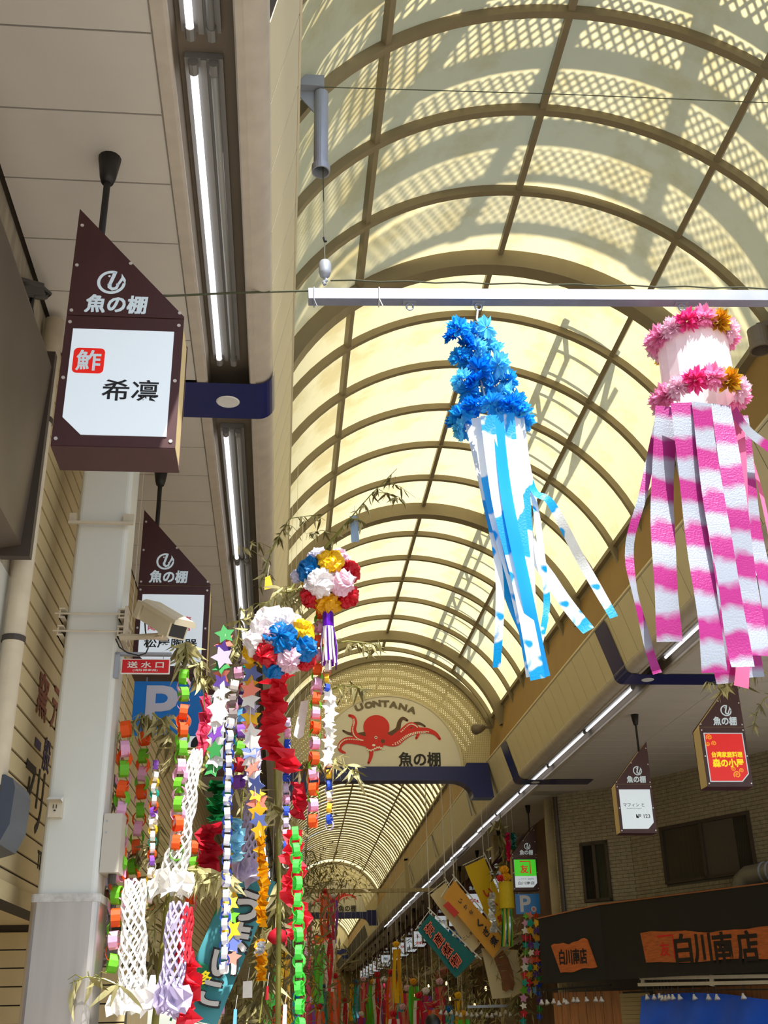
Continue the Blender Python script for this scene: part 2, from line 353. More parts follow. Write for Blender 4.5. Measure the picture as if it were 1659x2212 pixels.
# --- vaulted roof
CZ, RV = 5.97, 2.25
vault = thing('ceiling_vault', 'arched translucent yellow roof on curved ribs', 'roof', (0, 0, 0), kind='structure')
PA = [18, 52.8, 90, 126.6, 162]
def sheet_mesh(L_, r, segs=PA):
    out = []
    for a0, a1 in zip(segs, segs[1:]):
        mb = MB(); mb.grid([arc(0, 0, r, a0, a1, 9, 0), arc(0, 0, r, a0, a1, 9, L_)]); out.append(mb.mesh('panel', m_sheet, smooth=True))
    return out
def rib_mesh(r0_, r1_, wd, name='rib', m=None):
    mb = MB(); A = arc(0, 0, r0_, 14, 166, 40, -wd/2); B = arc(0, 0, r1_, 14, 166, 40, -wd/2); d = V((0, wd, 0))
    mb.grid([A, B]); mb.grid([[p+d for p in A], [p+d for p in B]]); mb.grid([A, [p+d for p in A]]); mb.grid([B, [p+d for p in B]])
    return mb.mesh(name, m or m_rib)
BAY = .955; y0v = 4.605
sh = sheet_mesh(BAY, RV+.085); rb = rib_mesh(RV+.01, RV+.09, .06); rg = rib_mesh(RV-.10, RV+.1, .16, 'ring_beam')
def vcx(y): return 2.0 if y < 8.4 else 1.95
for k in range(18):
    y = y0v+BAY*k
    for me in sh: inst('panel', me, vault, (vcx(y), y, CZ))
    if k in (4, 10, 16): inst('ring_beam', rg, vault, (vcx(y), y, CZ))
    else: inst('rib', rb, vault, (vcx(y), y, CZ))
for cx, ya, yb in ((2.0, y0v, 8.36), (1.95, 8.5, 20.9)):
    for an in PA[1:-1]:
        t = math.radians(an); p = V((cx+(RV+.055)*math.cos(t), 0, CZ+(RV+.055)*math.sin(t)))
        MB().bar(p+Y*ya, p+Y*yb, .05, .06, 0, (math.cos(t), 0, math.sin(t))).build('purlin', m_rib, vault)
# dense-ribbed section beyond the first arch
v2 = thing('ceiling_far_vault', 'arched roof with close-set ribs beyond the octopus arch', 'roof', (0, 0, 0), kind='structure')
rb2 = rib_mesh(RV+.03, RV+.065, .2); sh2 = sheet_mesh(3.2, RV+.075)
y = 21.35
while y < 52.4: inst('rib', rb2, v2, (2.02+xo(y), y, CZ-.03)); y += .62
y = 21.3
while y < 52: 
    for me in sh2: inst('panel', me, v2, (2.02+xo(y), y, CZ-.03))
    y += 3.2
y = 54
while y < 84: inst('rib', rb, v2, (2.02+xo(y), y, CZ-.03)); y += 1.6
y = 53.3
while y < 108:
    for me in sh2: inst('panel', me, v2, (2.02+xo(y), y, CZ-.03))
    y += 3.2
for ya, yb in ((21.3, 53), (53.4, 106)):
    for an in PA[1:-1]:
        t = math.radians(an); p = V((2.02+(RV+.02)*math.cos(t), 0, CZ-.03+(RV+.02)*math.sin(t)))
        MB().bar(p+Y*ya+X*xo(ya), p+Y*yb+X*xo(yb), .045, .06, 0, (math.cos(t), 0, math.sin(t))).build('purlin', m_rib, v2)
# --- unseen steelwork outside the roof, shape guessed to cast the shadows on the sheets
def gable():
    root = thing('shadow_gable_screen', 'unseen arched lattice screen above the roof end, shaped for its shadows', 'screen', (2.0, 4.35, CZ))
    mb = MB()
    def P(r, a, y=4.35): return V((2.1+r*math.cos(math.radians(a)), y, CZ+r*math.sin(math.radians(a))))
    bands = ((2.62, 2.95), (3.4, 3.75), (4.0, 4.75), (5.1, 5.9), (6.4, 6.9), (7.2, 7.9))
    for r0b, r1b in bands:
        n = int(r1b*2.4/.085); st = 150.0/n; sp = (r1b-r0b)/.085*st*.9
        for i in range(-2, n+2):
            for sgn in (1, -1):
                a0 = 15+i*st; a1 = a0+sgn*sp*.5; mb.bar(P(r0b, a0), P(r1b, a1), .028, .006, 0, (0, 1, 0))
    mb.build('lattice', m_rib, root)
    fr = MB(); edges = [2.42, 2.62, 2.95, 3.25, 3.85, 4.1, 4.75, 5.0, 5.25, 5.4]
    for r0b, r1b in ((2.44, 2.62), (2.95, 3.4), (3.75, 4.0), (4.75, 5.1), (5.9, 6.4), (6.9, 7.1), (7.9, 8.2)):
        A = [P(r0b, a, 4.33) for a in range(12, 170, 3)]; B = [P(r1b, a, 4.33) for a in range(12, 170, 3)]
        fr.grid([A, B])
    for a in (22, 38, 50, 61, 72, 84, 96, 108, 119, 131, 145, 160): fr.bar(P(2.44, a), P(8.2, a), .16, .03, 0, (0, 1, 0))
    fr.build('frame', m_rib, root)
gable()
wk = thing('shadow_walkway', 'unseen railed walkway added above the translucent roof to cast shadows', 'walkway', (3.4, 12, 8.2))  # out of view, added for the diagonal shadows it throws on the sheets
mb = MB()
for x, z in ((3.0, 8.75), (3.55, 8.55)): mb.bar((x, 8.8, z), (x, 20.5, z), .06, .06); mb.bar((x+.35, 8.8, z+.75), (x+.35, 20.5, z+.75), .045, .045)
mb.build('rail', m_grey, wk); mb = MB()
for k in range(26):
    y = 8.9+k*.45; mb.bar((3.0, y, 8.75), (3.55, y, 8.55), .035, .035)
    if k % 3 == 0: mb.bar((3.0, y, 8.75), (3.35, y, 9.5), .05, .05); mb.bar((3.55, y, 8.55), (3.9, y+.6, 9.3), .05, .05)
mb.build('rung', m_grey, wk)
# ---------------------------------------------------------------- arch sign with octopus
m_board = mat('arch_board', (222, 216, 200), 0.5, var=0.03, scale=2)
m_perf = perforated('perforated_sheet', (206, 194, 152), .036, .34)
m_octo = mat('octopus_red', (212, 34, 30), 0.5); m_obr = mat('octopus_brown', (92, 62, 38), 0.5); m_obk = mat('ink_black', (22, 20, 20), 0.5)
m_dot = mat('sucker_white', (244, 236, 224), 0.5); m_tan = mat('letter_taupe', (112, 100, 78), 0.5)
YB = 21.1
def arch_sign():
    root = thing('arch_sign', 'arched white board with a red octopus on a navy beam across the street', 'sign', (2.05, YB, 5.9))
    C_ = V((2.06, 0, 5.95))
    def a_(r, y, a0=0, a1=180, n=44): return [V((C_.x+r*math.cos(math.radians(a0+(a1-a0)*i/n)), y, C_.z+r*math.sin(math.radians(a0+(a1-a0)*i/n)))) for i in range(n+1)]
    MB().grid([a_(1.42, YB+.03, 2, 178), a_(2.2, YB+.03, 2, 178)]).build('perforated_ring', m_perf, root)
    mb = MB(); A, B = a_(2.14, YB-.06), a_(2.24, YB-.06); d = V((0, .22, 0)); mb.grid([A, B]); mb.grid([A, [p+d for p in A]]); mb.build('ring_frame', m_rib, root)
    mb = MB(); mb.prism(a_(1.42, YB), V((0, .05, 0))); brd = mb.build('board', m_board, root)
    mb = MB(); A, B = a_(1.41, YB-.012), a_(1.455, YB-.012); mb.grid([A, B]); mb.grid([B, [p+Y*.06 for p in B]]); mb.build('board_rim', m_lip, brd)
    # navy beam with curved haunches
    pr = [V((.12, YB-.12, 6.02)), V((.52, YB-.12, 6.02)), V((.56, YB-.12, 5.95)), V((3.52, YB-.12, 5.95)), V((3.56, YB-.12, 6.02)), V((3.98, YB-.12, 6.02)), V((4.06, YB-.12, 5.36)), V((3.66, YB-.12, 5.36))]
    pr += [V((3.24+.42*math.cos(t), YB-.12, 5.36+.32*math.sin(t))) for t in [i*math.pi/2/8 for i in range(1, 9)]]
    pr += [V((.86-.0+.0, YB-.12, 5.68))]+[V((.86-.42*math.sin(t), YB-.12, 5.36+.32*math.cos(t))) for t in [i*math.pi/2/8 for i in range(1, 9)]] + [V((.04, YB-.12, 5.36))]
    MB().prism(pr, V((0, .34, 0))).build('navy_beam', m_navy, root)
    def Q(x, y, o=.008): return onY(560+x/2.765, 1350+y/2.765, YB-o)
    oc = MB()
    tn = []
    def tent(pts, w0, w1, mi=0, o=.008):
        o += .0005*len(tn); tn.append(1)
        P = [Q(*p, o) for p in pts]
        out = []
        for i in range(len(P)-1):                      # Catmull-Rom
            p0, p1, p2, p3 = P[max(i-1, 0)], P[i], P[i+1], P[min(i+2, len(P)-1)]
            for s_ in range(6):
                t = s_/6; out.append(.5*((2*p1)+(p2-p0)*t+(2*p0-5*p1+4*p2-p3)*t*t+(3*p1-p0-3*p2+p3)*t*t*t))
        out.append(P[-1]); n = len(out); k = 21.2/2350/2.765
        oc.stroke(out, [(w0+(w1-w0)*(i/(n-1))**.8)*k for i in range(n)], Y, mi); oc.disc(out[-1], X, Z, w1*k/2, 10, mi)
        return out
    tent([(640, 650), (585, 655), (535, 648), (502, 632)], 30, 12, 1, .006); tent([(775, 660), (825, 625), (838, 580), (858, 557), (884, 570)], 38, 14, 1, .006); tent([(870, 645), (915, 597), (955, 588), (990, 605)], 34, 10, 1, .006)
    T1 = tent([(640, 690), (585, 668), (564, 630), (572, 580), (562, 550), (538, 541)], 46, 16); T2 = tent([(665, 705), (590, 692), (520, 690), (484, 718), (484, 748), (512, 764)], 60, 12)
    T3 = tent([(668, 735), (668, 780), (653, 824)], 34, 14); T4 = tent([(745, 680), (810, 695), (870, 655), (930, 634), (1000, 630), (1050, 648), (1078, 680)], 74, 16); T5 = tent([(790, 690), (850, 640), (900, 597), (938, 608), (953, 640), (938, 676)], 46, 14)
    k = 21.2/2350/2.765
    oc.disc(Q(700, 610, .0134), X, Z, 79*k, 32, 0, 74*k); oc.poly([Q(*p, .0128) for p in ((632, 640), (640, 700), (655, 745), (690, 752), (722, 742), (752, 710), (768, 645))]); oc.disc(Q(688, 725, .0140), X, Z, 52*k, 24, 0, 26*k)
    oc.build('octopus', [m_octo, m_obr], brd)
    dt = MB()
    for T, a, b, sd in ((T1, 3, 22, 8), (T2, 4, 22, -7), (T4, 6, 26, -12), (T4, 5, 24, -22), (T5, 6, 20, 4)):
        for i in range(a, min(b, len(T)-1)):
            t = T[min(i+1, len(T)-1)]-T[i-1]; n_ = t.cross(Y).normalized(); dt.disc(T[i]+n_*sd*k*(1-i/len(T)*.6)+V((0, -.0065, 0)), X, Z, 4.2*k, 8)
    for i in range(16): dt.disc(Q(640+i*7, 742+9*math.sin(i*.45)-4*(i % 2), .0165), X, Z, 5*k, 8)
    dt.disc(Q(697, 672, .0165), X, Z, 9*k, 12); dt.disc(Q(684, 718, .0165), X, Z, 10*k, 12, 0, 7*k)
    dt.disc(Q(739, 694, .0165), X, Z, 12*k, 12, 1); dt.disc(Q(697, 672, .0185), X, Z, 4.5*k, 10, 2)
    dt.build('suckers', [m_dot, m_obr, m_obk], brd)
    tx = MB(); tx.text('魚の棚', Q(958, 802), X, Z, 84*k, 0, .03, wid=250*k); tx.build('lettering', m_obk, brd)
    tx = MB(); cs = [(597, 492, 24), (654, 478, 15), (702, 470, 8), (752, 470, 1), (802, 477, -6), (858, 490, -13), (912, 508, -20)]
    for ch, (x, y, a) in zip('UONTANA', cs):
        t = math.radians(a); tx.text(ch, Q(x, y), (math.cos(t), 0, math.sin(t)), (-math.sin(t), 0, math.cos(t)), 36*k, 0, .11, wid=46*k)
    tx.build('lettering', m_tan, brd)
    return root
as0 = arch_sign()
for y, lab in ((53.2, 'second arched octopus board far down the street behind hanging bamboo'), (84.5, 'third arched octopus board at the far end of the street')):
    c = copy_tree(as0); c.location = (2.05+xo(y), y, 5.9); c['label'] = lab
    for ch in c.children: pass
# ---------------------------------------------------------------- shop wall on the pillar side
m_side = mat('siding_cream', (196, 176, 132), 0.6, var=0.10, scale=3, bump=0.1)
m_stucco = mat('stained_stucco', (158, 148, 128), 0.85, var=0.28, scale=5, bump=0.5, bscale=30, stretch=(3, 3, .6))
m_pipe = mat('cream_pipe', (198, 186, 164), 0.45, var=0.10, scale=10)
m_dkframe = mat('dark_bronze', (62, 52, 44), 0.5)
XL = -1.42
wl_ = thing('wall_left', 'cream horizontal siding wall with shop lettering behind the white pillar', 'wall', (0, 0, 0), kind='structure')
MB().box((XL-.2, 5.5, 2.2), (XL-.012, 31, 5.365)).build('backing', m_gap, wl_)
bm_ = MB().prism([(XL-.012, 0, .006), (XL, 0, .006), (XL, 0, .105), (XL-.006, 0, .113), (XL-.012, 0, .113)], (0, 25.4, 0)).mesh('siding_board', m_side)
for k in range(27): inst('siding_board', bm_, wl_, (0, 5.52, 2.21+k*.117))
MB().box((XL-.2, -2, 3.72), (XL-.02, 5.5, 5.365)).build('stucco', m_stucco, wl_)
MB().box((XL-.2, -2, 0), (XL-.02, 5.5, 3.72)).build('white_panel', mat('white_panel', (205, 204, 196), 0.4), wl_)
for z in (2.9,): MB().box((XL-.021, -2, z), (XL-.014, 5.5, z+.01)).build('panel_joint', m_gap, wl_)
MB().prism([(XL, 5.5, 2.2), (XL-1.6, 5.5, 2.2), (XL-1.6, 5.5, 2.26), (XL+.02, 5.5, 2.26), (XL+.02, 5.5, 2.17)], (0, 12, 0)).build('entrance_soffit', m_side, wl_)
MB().box((XL-.2, 31, 0), (XL, 108, 5.4)).build('far_wall', mat('far_wall_tan', (120, 98, 70), 0.8, var=0.3, scale=1.2), wl_)
MB().box((-3.5, 4.0, 0), (-3.3, 31, 2.3)).box((-3.5, 3.9, 0), (XL-.2, 4.0, 2.3)).build('entrance_back', m_side, wl_)
wr_ = thing('wall_recess', 'cream boarded return wall inside the shop entrance behind the steel column jacket', 'wall', (-2.2, 8, 0), kind='structure')
MB().box((-3.3, 8.0, 0), (-1.0, 8.12, 2.2)).build('backing', m_gap, wr_)
rb_ = MB().box((-3.3, -.015, .004), (-1.0, 0, .108)).mesh('siding_board', m_side)
for k in range(19): inst('siding_board', rb_, wr_, (0, 8.0, .01+k*.113))
# wall lettering, painted flat on the boards
def wall_text(s, px, py, h, m, bold, wid, name='wall_lettering'):
    mb = MB(); c = onX(px, py, XL+.003); mb.text(s, c, (0, 1, 0), Z, h, 0, bold, wid); return mb.build(name, m, wl_)
m_ltr = mat('faded_red_paint', (140, 78, 52), 0.7, var=0.2, scale=30); m_lpu = mat('violet_paint', (66, 54, 84), 0.7, var=0.2, scale=30); m_lbk = mat('wall_black', (48, 38, 26), 0.7, var=0.2, scale=20)
wall_text('窯', 93, 1503, .26, m_ltr, .03, .28); wall_text('元', 122, 1535, .26, m_ltr, .03, .28)
wall_text('直売', 255, 1620, .24, m_ltr, .03, .7)
wall_text('一', 82, 1608, .05, m_lpu, .03, .16); wall_text('般', 101, 1632, .2, m_lpu, .02, .2)
wall_text('アリ', 72, 1722, .36, m_lbk, .02, .52); wall_text('タ', 245, 1720, .36, m_lbk, .02, .4)
wall_text('TEL', 88, 1860, .1, m_lbk, .02, .2)
# dark box sign, shutter casing, pipe, cables on that wall
g = MB(); a0, a1 = 5.0, 6.02
bx = thing('wall_sign_box', 'rounded dark blue sign box jutting from the siding wall', 'lamp', (XL+.1, 5.6, 2.3))
pf = [(XL+.0, 2.62), (XL+.02, 2.665), (XL+.1, 2.68), (XL+.14, 2.66), (XL+.155, 2.62), (XL+.15, 2.45), (XL+.11, 2.36), (XL+.04, 2.34), (XL+.0, 2.36)]
MB().prism([V((x, 5.38, z)) for x, z in pf], (0, .36, 0)).build('body', mat('slate_blue_plastic', (52, 58, 70), 0.35), bx)
MB().prism([V((x, 5.745, z)) for x, z in ((XL+.01, 2.62), (XL+.13, 2.64), (XL+.13, 2.44), (XL+.01, 2.42))], (0, .02, 0)).build('end_cap', mat('olive_cap', (92, 84, 54), 0.5), bx)
sh_ = thing('shutter_casing', 'dark bronze shutter casing high on the stained wall', 'shutter', (XL, 4.6, 4.0))
MB().prism([V((XL+.0, 2.0, 4.86)), V((XL+.12, 2.0, 4.86)), V((XL+.14, 2.0, 4.80)), V((XL+.10, 2.0, 3.76)), V((XL, 2.0, 3.74))], (0, 3.12, 0)).build('casing', mat('shutter_brown', (104, 92, 80), 0.45, 0.3, var=0.2, scale=2), sh_)
MB().box((XL, 5.12, 3.70), (XL+.15, 5.17, 4.9)).build('end_plate', m_dkframe, sh_)
dp = thing('drain_pipe', 'cream drain pipe with bracket clips beside the siding', 'pipe', (XL+.05, 5.46, 2.3))
MB().tube([(XL+.05, 5.42, 5.3), (XL+.05, 5.42, 4.75), (XL+.05, 5.42, 2.28)], .055, 14).build('pipe', m_pipe, dp, smooth=True)
for z in (4.62, 3.35, 2.6): MB().tube([(XL+.05, 5.42, z), (XL+.05, 5.42, z+.03)], .06, 14).box((XL+.03, 5.47, z), (XL+.06, 5.53, z+.03)).build('clip', m_dkframe, dp)
cb = thing('wall_cable', 'black looped cable and clamp where the pipe meets the soffit', 'cable', (XL, 5.0, 4.9))
pts = [onX(a, b, XL+.07) for a, b in ((34, 612), (60, 612), (92, 622), (107, 635), (98, 642), (70, 640), (66, 665), (72, 700), (79, 740), (80, 770), (74, 795), (62, 810))]
MB().tube(pts, .014, 8).build('cable', m_black, cb, smooth=True)
MB().bar(onX(30, 607, XL+.06), onX(88, 622, XL+.06), .04, .05).bar(onX(36, 628, XL+.06), onX(90, 640, XL+.06), .04, .04).build('clamp', m_black, cb)
# ---------------------------------------------------------------- white pillar with steel jacket
m_pil = mat('pillar_white', (206, 206, 198), 0.4, var=0.04, scale=2)
m_pilside = mat('pillar_peeling_cream', (206, 190, 150), 0.5, var=0.14, scale=4)
def rrect(x0, x1, y0, y1, r, n=4):
    out = []
    for cx, cy, a in ((x1-r, y0+r, -90), (x1-r, y1-r, 0), (x0+r, y1-r, 90), (x0+r, y0+r, 180)):
        for i in range(n+1): t = math.radians(a+90*i/n); out.append((cx+r*math.cos(t), cy+r*math.sin(t)))
    return out
px0, px1, py0, py1 = -1.262, -.955, 6.1, 6.4
pil = thing('arcade_column', 'white square steel column with grey metal jacket beside the bamboo decorations', 'column', (-1.11, 6.25, 0))
MB().prism([V((x, y, 2.2)) for x, y in rrect(px0, px1, py0, py1, .03)], (0, 0, 3.14)).build('shaft', m_pil, pil)
MB().prism([V((x, y, 0)) for x, y in rrect(px0-.022, px1+.022, py0-.022, py1+.022, .035)], (0, 0, 2.165)).build('steel_jacket', m_steel, pil)
MB().prism([V((x, y, 2.165)) for x, y in rrect(px0-.025, px1+.025, py0-.025, py1+.025, .036)], (0, 0, .04)).build('jacket_collar', mat('collar_grey', (190, 186, 180), 0.5, var=0.25, scale=30), pil)
MB().box((px0-.04, py0-.05, 4.30), (px1+.035, py0-.03, 4.316)).box((px0-.04, py0-.03, 4.316), (px0+.0, py0-.01, 4.375)).box((px1-.03, py0-.03, 4.316), (px1+.035, py0-.01, 4.375)).build('clamp_bracket', m_pipe, pil)
for z in (3.735, 3.63):
    MB().tube([(px0-.06, py0-.035, z), (px1+.06, py0-.035, z)], .006, 8).build('clamp_rod', m_pipe, pil)
    for xx in (px0-.035, px1-.005): MB().box((xx, py0-.05, z-.03), (xx+.035, py0+.32, z-.022)).box((xx, py0-.05, z+.022), (xx+.035, py0+.32, z+.03)).box((xx, py0-.04, z-.03), (xx+.008, py0+.32, z+.03)).build('clamp_channel', m_pipe, pil)
# socket box on the pillar
sb = thing('outdoor_socket', 'flip-lid outdoor power socket on the white pillar', 'socket', (-1.2, 6.09, 2.6))
c0 = onY(122, 1740, 6.08)
MB().box((c0.x-.035, 6.05, c0.z-.065), (c0.x+.035, 6.1, c0.z+.04)).build('box', m_pipe, sb)
MB().poly([(c0.x-.038, 6.05, c0.z+.04), (c0.x+.038, 6.05, c0.z+.04), (c0.x+.038, 5.98, c0.z+.015), (c0.x-.038, 5.98, c0.z+.015)]).poly([(c0.x+.038, 6.05, c0.z+.04), (c0.x+.038, 5.98, c0.z+.015), (c0.x+.038, 6.05, c0.z+.01)]).build('lid', m_white, sb)
MB().box((c0.x-.012, 6.047, c0.z-.02), (c0.x-.008, 6.051, c0.z)).box((c0.x+.004, 6.047, c0.z-.02), (c0.x+.008, 6.051, c0.z)).box((c0.x-.006, 6.047, c0.z-.035), (c0.x+.004, 6.051, c0.z-.027)).build('slots', m_black, sb)
cbx = thing('cable_box', 'beige metal cable box fixed to the side of the white pillar', 'box', (-.9, 6.2, 2.3))
e0 = onY(207, 1757, 6.12); e1 = onY(246, 1884, 6.12)
MB().box((px1+.002, 6.12, e1.z), (px1+.10, 6.36, e0.z)).build('body', mat('beige_metal', (186, 178, 164), 0.45), cbx)
MB().tube([(px1+.06, 6.2, e1.z), (px1+.06, 6.2, e1.z-.05)], .022, 10).build('gland', m_dkframe, cbx)
for z in (e0.z-.04, e0.z-.10): MB().tube([(px1+.02, 6.118, z), (px1+.02, 6.122, z)], .006, 8).build('screw', m_grey, cbx)
# ---------------------------------------------------------------- surveillance camera
m_cctv = mat('camera_cream', (214, 202, 174), 0.4, var=0.06, scale=6)
cc = thing('security_camera', 'cream box security camera on an arm clamped to the white pillar', 'camera', onY(275, 1372, 6.1))
b0 = onY(318, 1322, 6.02); b1 = onY(392, 1368, 5.68); ax = (b1-b0).normalized(); sd = ax.cross(Z).normalized(); upv = sd.cross(ax)
MB().obox((b0+b1)/2, ax*.19, sd*.055, upv*.045).build('housing', m_cctv, cc)
MB().prism([(b0+b1)/2+ax*a+sd*s_+upv*u_ for a, s_, u_ in ((-.21, -.064, .04), (-.21, .064, .04), (-.21, .064, .062), (-.21, .045, .076), (-.21, -.045, .076), (-.21, -.064, .062))], ax*.46).build('sun_shield', m_cctv, cc)
MB().obox(b0-ax*.015, ax*.03, sd*.058, upv*.05).obox(b0-ax*.05, ax*.006, sd*.02, upv*.02).build('rear_cover', m_cctv, cc)
MB().obox((b0+b1)/2+ax*.192, ax*.003, sd*.045, upv*.036).build('window', mat('dark_glass', (18, 20, 24), 0.1), cc)
j = onY(350, 1372, 5.95); q = (b0+b1)/2-upv*.045
MB().tube([q, j], .022, 10).obox(q+(j-q)*.3, ax*.03, sd*.004, upv*.025).build('swivel', m_cctv, cc)
MB().tube([onY(262, 1376, 6.07), onY(300, 1376, 6.02), j+V((0, 0, -.005))], [.022, .016, .02], 10).disc(j+V((0, 0, -.02)), X, Y, .04).build('arm', m_pipe, cc)
MB().box((px1+.03, 6.05, 3.58), (px1+.045, 6.14, 3.78)).build('mount_plate', m_pipe, cc)
wp = [onY(a, b, 6.0) for a, b in ((313, 1345), (314, 1362), (318, 1385), (320, 1400), (315, 1411), (300, 1416), (275, 1410), (258, 1398), (250, 1380))]
MB().tube(wp, .004, 6).build('cable', m_black, cc)
# red hydrant plate
rp_ = thing('fire_inlet_plate', 'small red enamel plate hung from a bracket on the white pillar', 'sign', onY(255, 1420, 6.12))
m_red = mat('sign_red', (200, 26, 34), 0.35)
def plate(px0_, py0_, px1_, py1_, y, th=.01):
    a = onY(px0_, py0_, y); b = onY(px1_, py1_, y); return a, b
a, b = plate(263, 1423, 366, 1456, 6.12)
MB().box((a.x, 6.12, b.z), (b.x, 6.13, a.z)).build('plate', m_white, rp_)
MB().box((a.x+.006, 6.117, b.z+.006), (b.x-.006, 6.12, a.z-.006)).build('red_field', m_red, rp_)
MB().text('送 水 口', ((a.x+b.x)/2, 6.1155, a.z-.036), X, Z, .038, 0, .025, .205).text('(消防隊専用)', ((a.x+b.x)/2, 6.1155, b.z+.02), X, Z, .016, 0, .01, .14).build('lettering', m_white, rp_)
MB().box((px1-.01, 6.1, a.z+.02), (b.x+.005, 6.14, a.z+.034)).box((px1-.01, 6.1, b.z-.03), (px1+.015, 6.13, a.z+.034)).build('bracket', m_grey, rp_)
for xx in (a.x+.04, b.x-.04): MB().tube([(xx, 6.125, a.z), (xx, 6.125, a.z+.02)], .002, 5).build('hook', m_grey, rp_)
# ---------------------------------------------------------------- hanging shop signs
m_wood = mat('sign_rosewood', (66, 30, 32), 0.45, var=0.16, scale=12, stretch=(1, 1, .25))
m_sidec = mat('sign_side_cream', (206, 182, 130), 0.5)
m_face = mat('lit_sign_white', (206, 216, 224), 0.4, emis=0.36)
m_bolt = mat('bolt_white', (220, 214, 210), 0.3, 0.5)
m_emb = mat('emblem_silver', (206, 220, 228), 0.4, emis=0.12)
m_ink = mat('sign_ink', (20, 20, 26), 0.5)
def hang_sign(x0, y, side, label, draw, group='hanging shop signs', face=None, parts=True, near=True):
    root = thing('hanging_sign', label, 'sign', (x0+.25, y+.11, 3.73), group)
    z0 = 3.73; fl_ = side == 'R'
    def P(u, z, o=0.0): return V((x0+(.5-u if fl_ else u), y-o, z0+z))
    D = V((0, .22, 0))
    MB().prism([P(u, z, -.008) for u, z in ((.004, 1.20), (.004, .005), (.496, .005), (.496, .62))], V((0, .204, 0))).build('box', m_sidec, root)
    MB().prism([P(u, z) for u, z in ((0, 1.215), (0, .642), (.5, .642), (.5, .63))][:1]+[P(0, .638), P(.5, .638), P(.5, .625+.022)], V((0, .008, 0))).build('upper_plate', m_wood, root)
    MB().prism([P(u, z) for u, z in ((0, .633), (0, 0), (.5, 0), (.5, .633))], V((0, .008, 0))).build('lower_plate', m_wood, root)
    MB().prism([P(u, z, -.212) for u, z in ((0, 1.21), (0, 0), (.5, 0), (.5, .63))], V((0, .008, 0))).build('rear_plate', m_wood, root)
    MB().box((x0, y+.002, z0-.004), (x0+.5, y+.218, z0+.006)).build('bottom_plate', m_wood, root)
    fc = MB().prism([P(u, z, .005) for u, z in ((.035, .565), (.035, .13), (.115, .05), (.462, .05), (.462, .565))], V((0, .004, 0))).build('face', face or m_face, root)
    ru = .085; MB().tube([P(ru, 1.1, -.11), P(ru, H-z0, -.11)], .016, 10).build('rod', m_black, root)
    a = P(ru, 1.45, -.11); top = P(ru, H-z0, -.11)
    MB().tube([a+(top-a)*.1, a+(top-a)*.3, top], [.028, .038, .055], 14).build('ceiling_cup', m_black, root, smooth=True)
    if not near:
        MB().text('魚の棚', P(.22, .70, .001), X, Z, .095, 0, .03, .26).disc(P(.20, .84, .001), X, Z, .05, 14).build('lettering', m_emb, root)
        draw(root, P, fc); return root
    for u, z in ((.02, 1.12), (.018, .9), (.018, .66), (.018, .6), (.018, .32), (.018, .03), (.48, .03), (.48, .32), (.48, .6), (.48, .665), (.25, .92)):
        MB().tube([P(u, z, .004), P(u, z, -.001)], .008, 8).build('bolt', m_bolt, root)
    # emblem: ring with a fish-shaped letter inside
    c = P(.175, .815, .0015) if not fl_ else P(.175, .815, .0015); R_ = .062
    mb = MB(); A = []; B = []
    for i in range(33):
        t = math.radians(72+285*i/32); A.append(c+V((R_*math.cos(t), 0, R_*math.sin(t)))); B.append(c+V((R_*.78*math.cos(t), 0, R_*.78*math.sin(t))))
    mb.grid([A, B])
    K = lambda x, z: c+V((x*R_, 0, z*R_))
    mb.poly([K(.35, .93), K(.12, .1), K(.02, -.2), K(-.25, -.28), K(.06, .86)])
    mb.stroke([K(-.12, -.15), K(-.1, -.42), K(.1, -.58), K(.36, -.5), K(.46, -.25), K(.36, -.1)], [.3*R_, .28*R_, .26*R_, .26*R_, .2*R_, .1*R_], Y)
    mb.poly([K(.36, -.2), K(.5, -.3), K(.78, .2), K(.97, -.2), K(.98, .25), K(.66, .78), K(.66, .45)])
    mb.disc(K(-.18, .52), X, Z, R_*.09, 8)
    mb.build('emblem', m_emb, root)
    MB().text('魚の棚', P(.205, .70, .0015), X, Z, .092, 0, .035, .265, .08).build('lettering', m_emb, root)
    draw(root, P, fc); return root
def T(root, par, s, c, h, m, bold=.02, wid=None): MB().text(s, c, X, Z, h, 0, bold, wid).build('lettering', m, par)
m_sred = mat('seal_red', (222, 30, 16), 0.4, emis=0.25)
def d1(root, P, fc):
    c = P(.115, .405, .0065); MB().prism([V((c.x+x, c.y, c.z+z)) for x, z in rrect(-.065, .065, -.062, .062, .02)], (0, .0015, 0)).build('seal', m_sred, fc)
    T(root, fc, '鮓', P(.115, .405, .0075), .1, m_emb, .02); T(root, fc, '希凛', P(.30, .265, .0065), .105, m_ink, .012, .235)
m_sred2 = mat('print_red', (214, 34, 52), 0.5, emis=0.1)
def d2(root, P, fc):
    T(root, fc, '窯 元 直 売', P(.235, .385, .0065), .038, m_sred2, .02, .29); T(root, fc, '陶器専門店', P(.235, .32, .0065), .04, m_sred2, .02, .29); T(root, fc, '松屋陶器', P(.25, .21, .0065), .065, m_ink, .02, .36)
s1 = hang_sign(-.965, 4.0, 'L', 'rosewood hanging sign with plain white face and a red sushi seal', d1)
s2 = hang_sign(-1.03, 7.24, 'L', 'rosewood hanging sign lettered in red and black behind the security camera', d2)
m_fred = mat('lit_sign_red', (205, 22, 16), 0.4, emis=0.35); m_yel = mat('print_yellow', (245, 222, 30), 0.5, emis=0.25); m_org = mat('print_orange', (240, 160, 40), 0.5, emis=0.25)
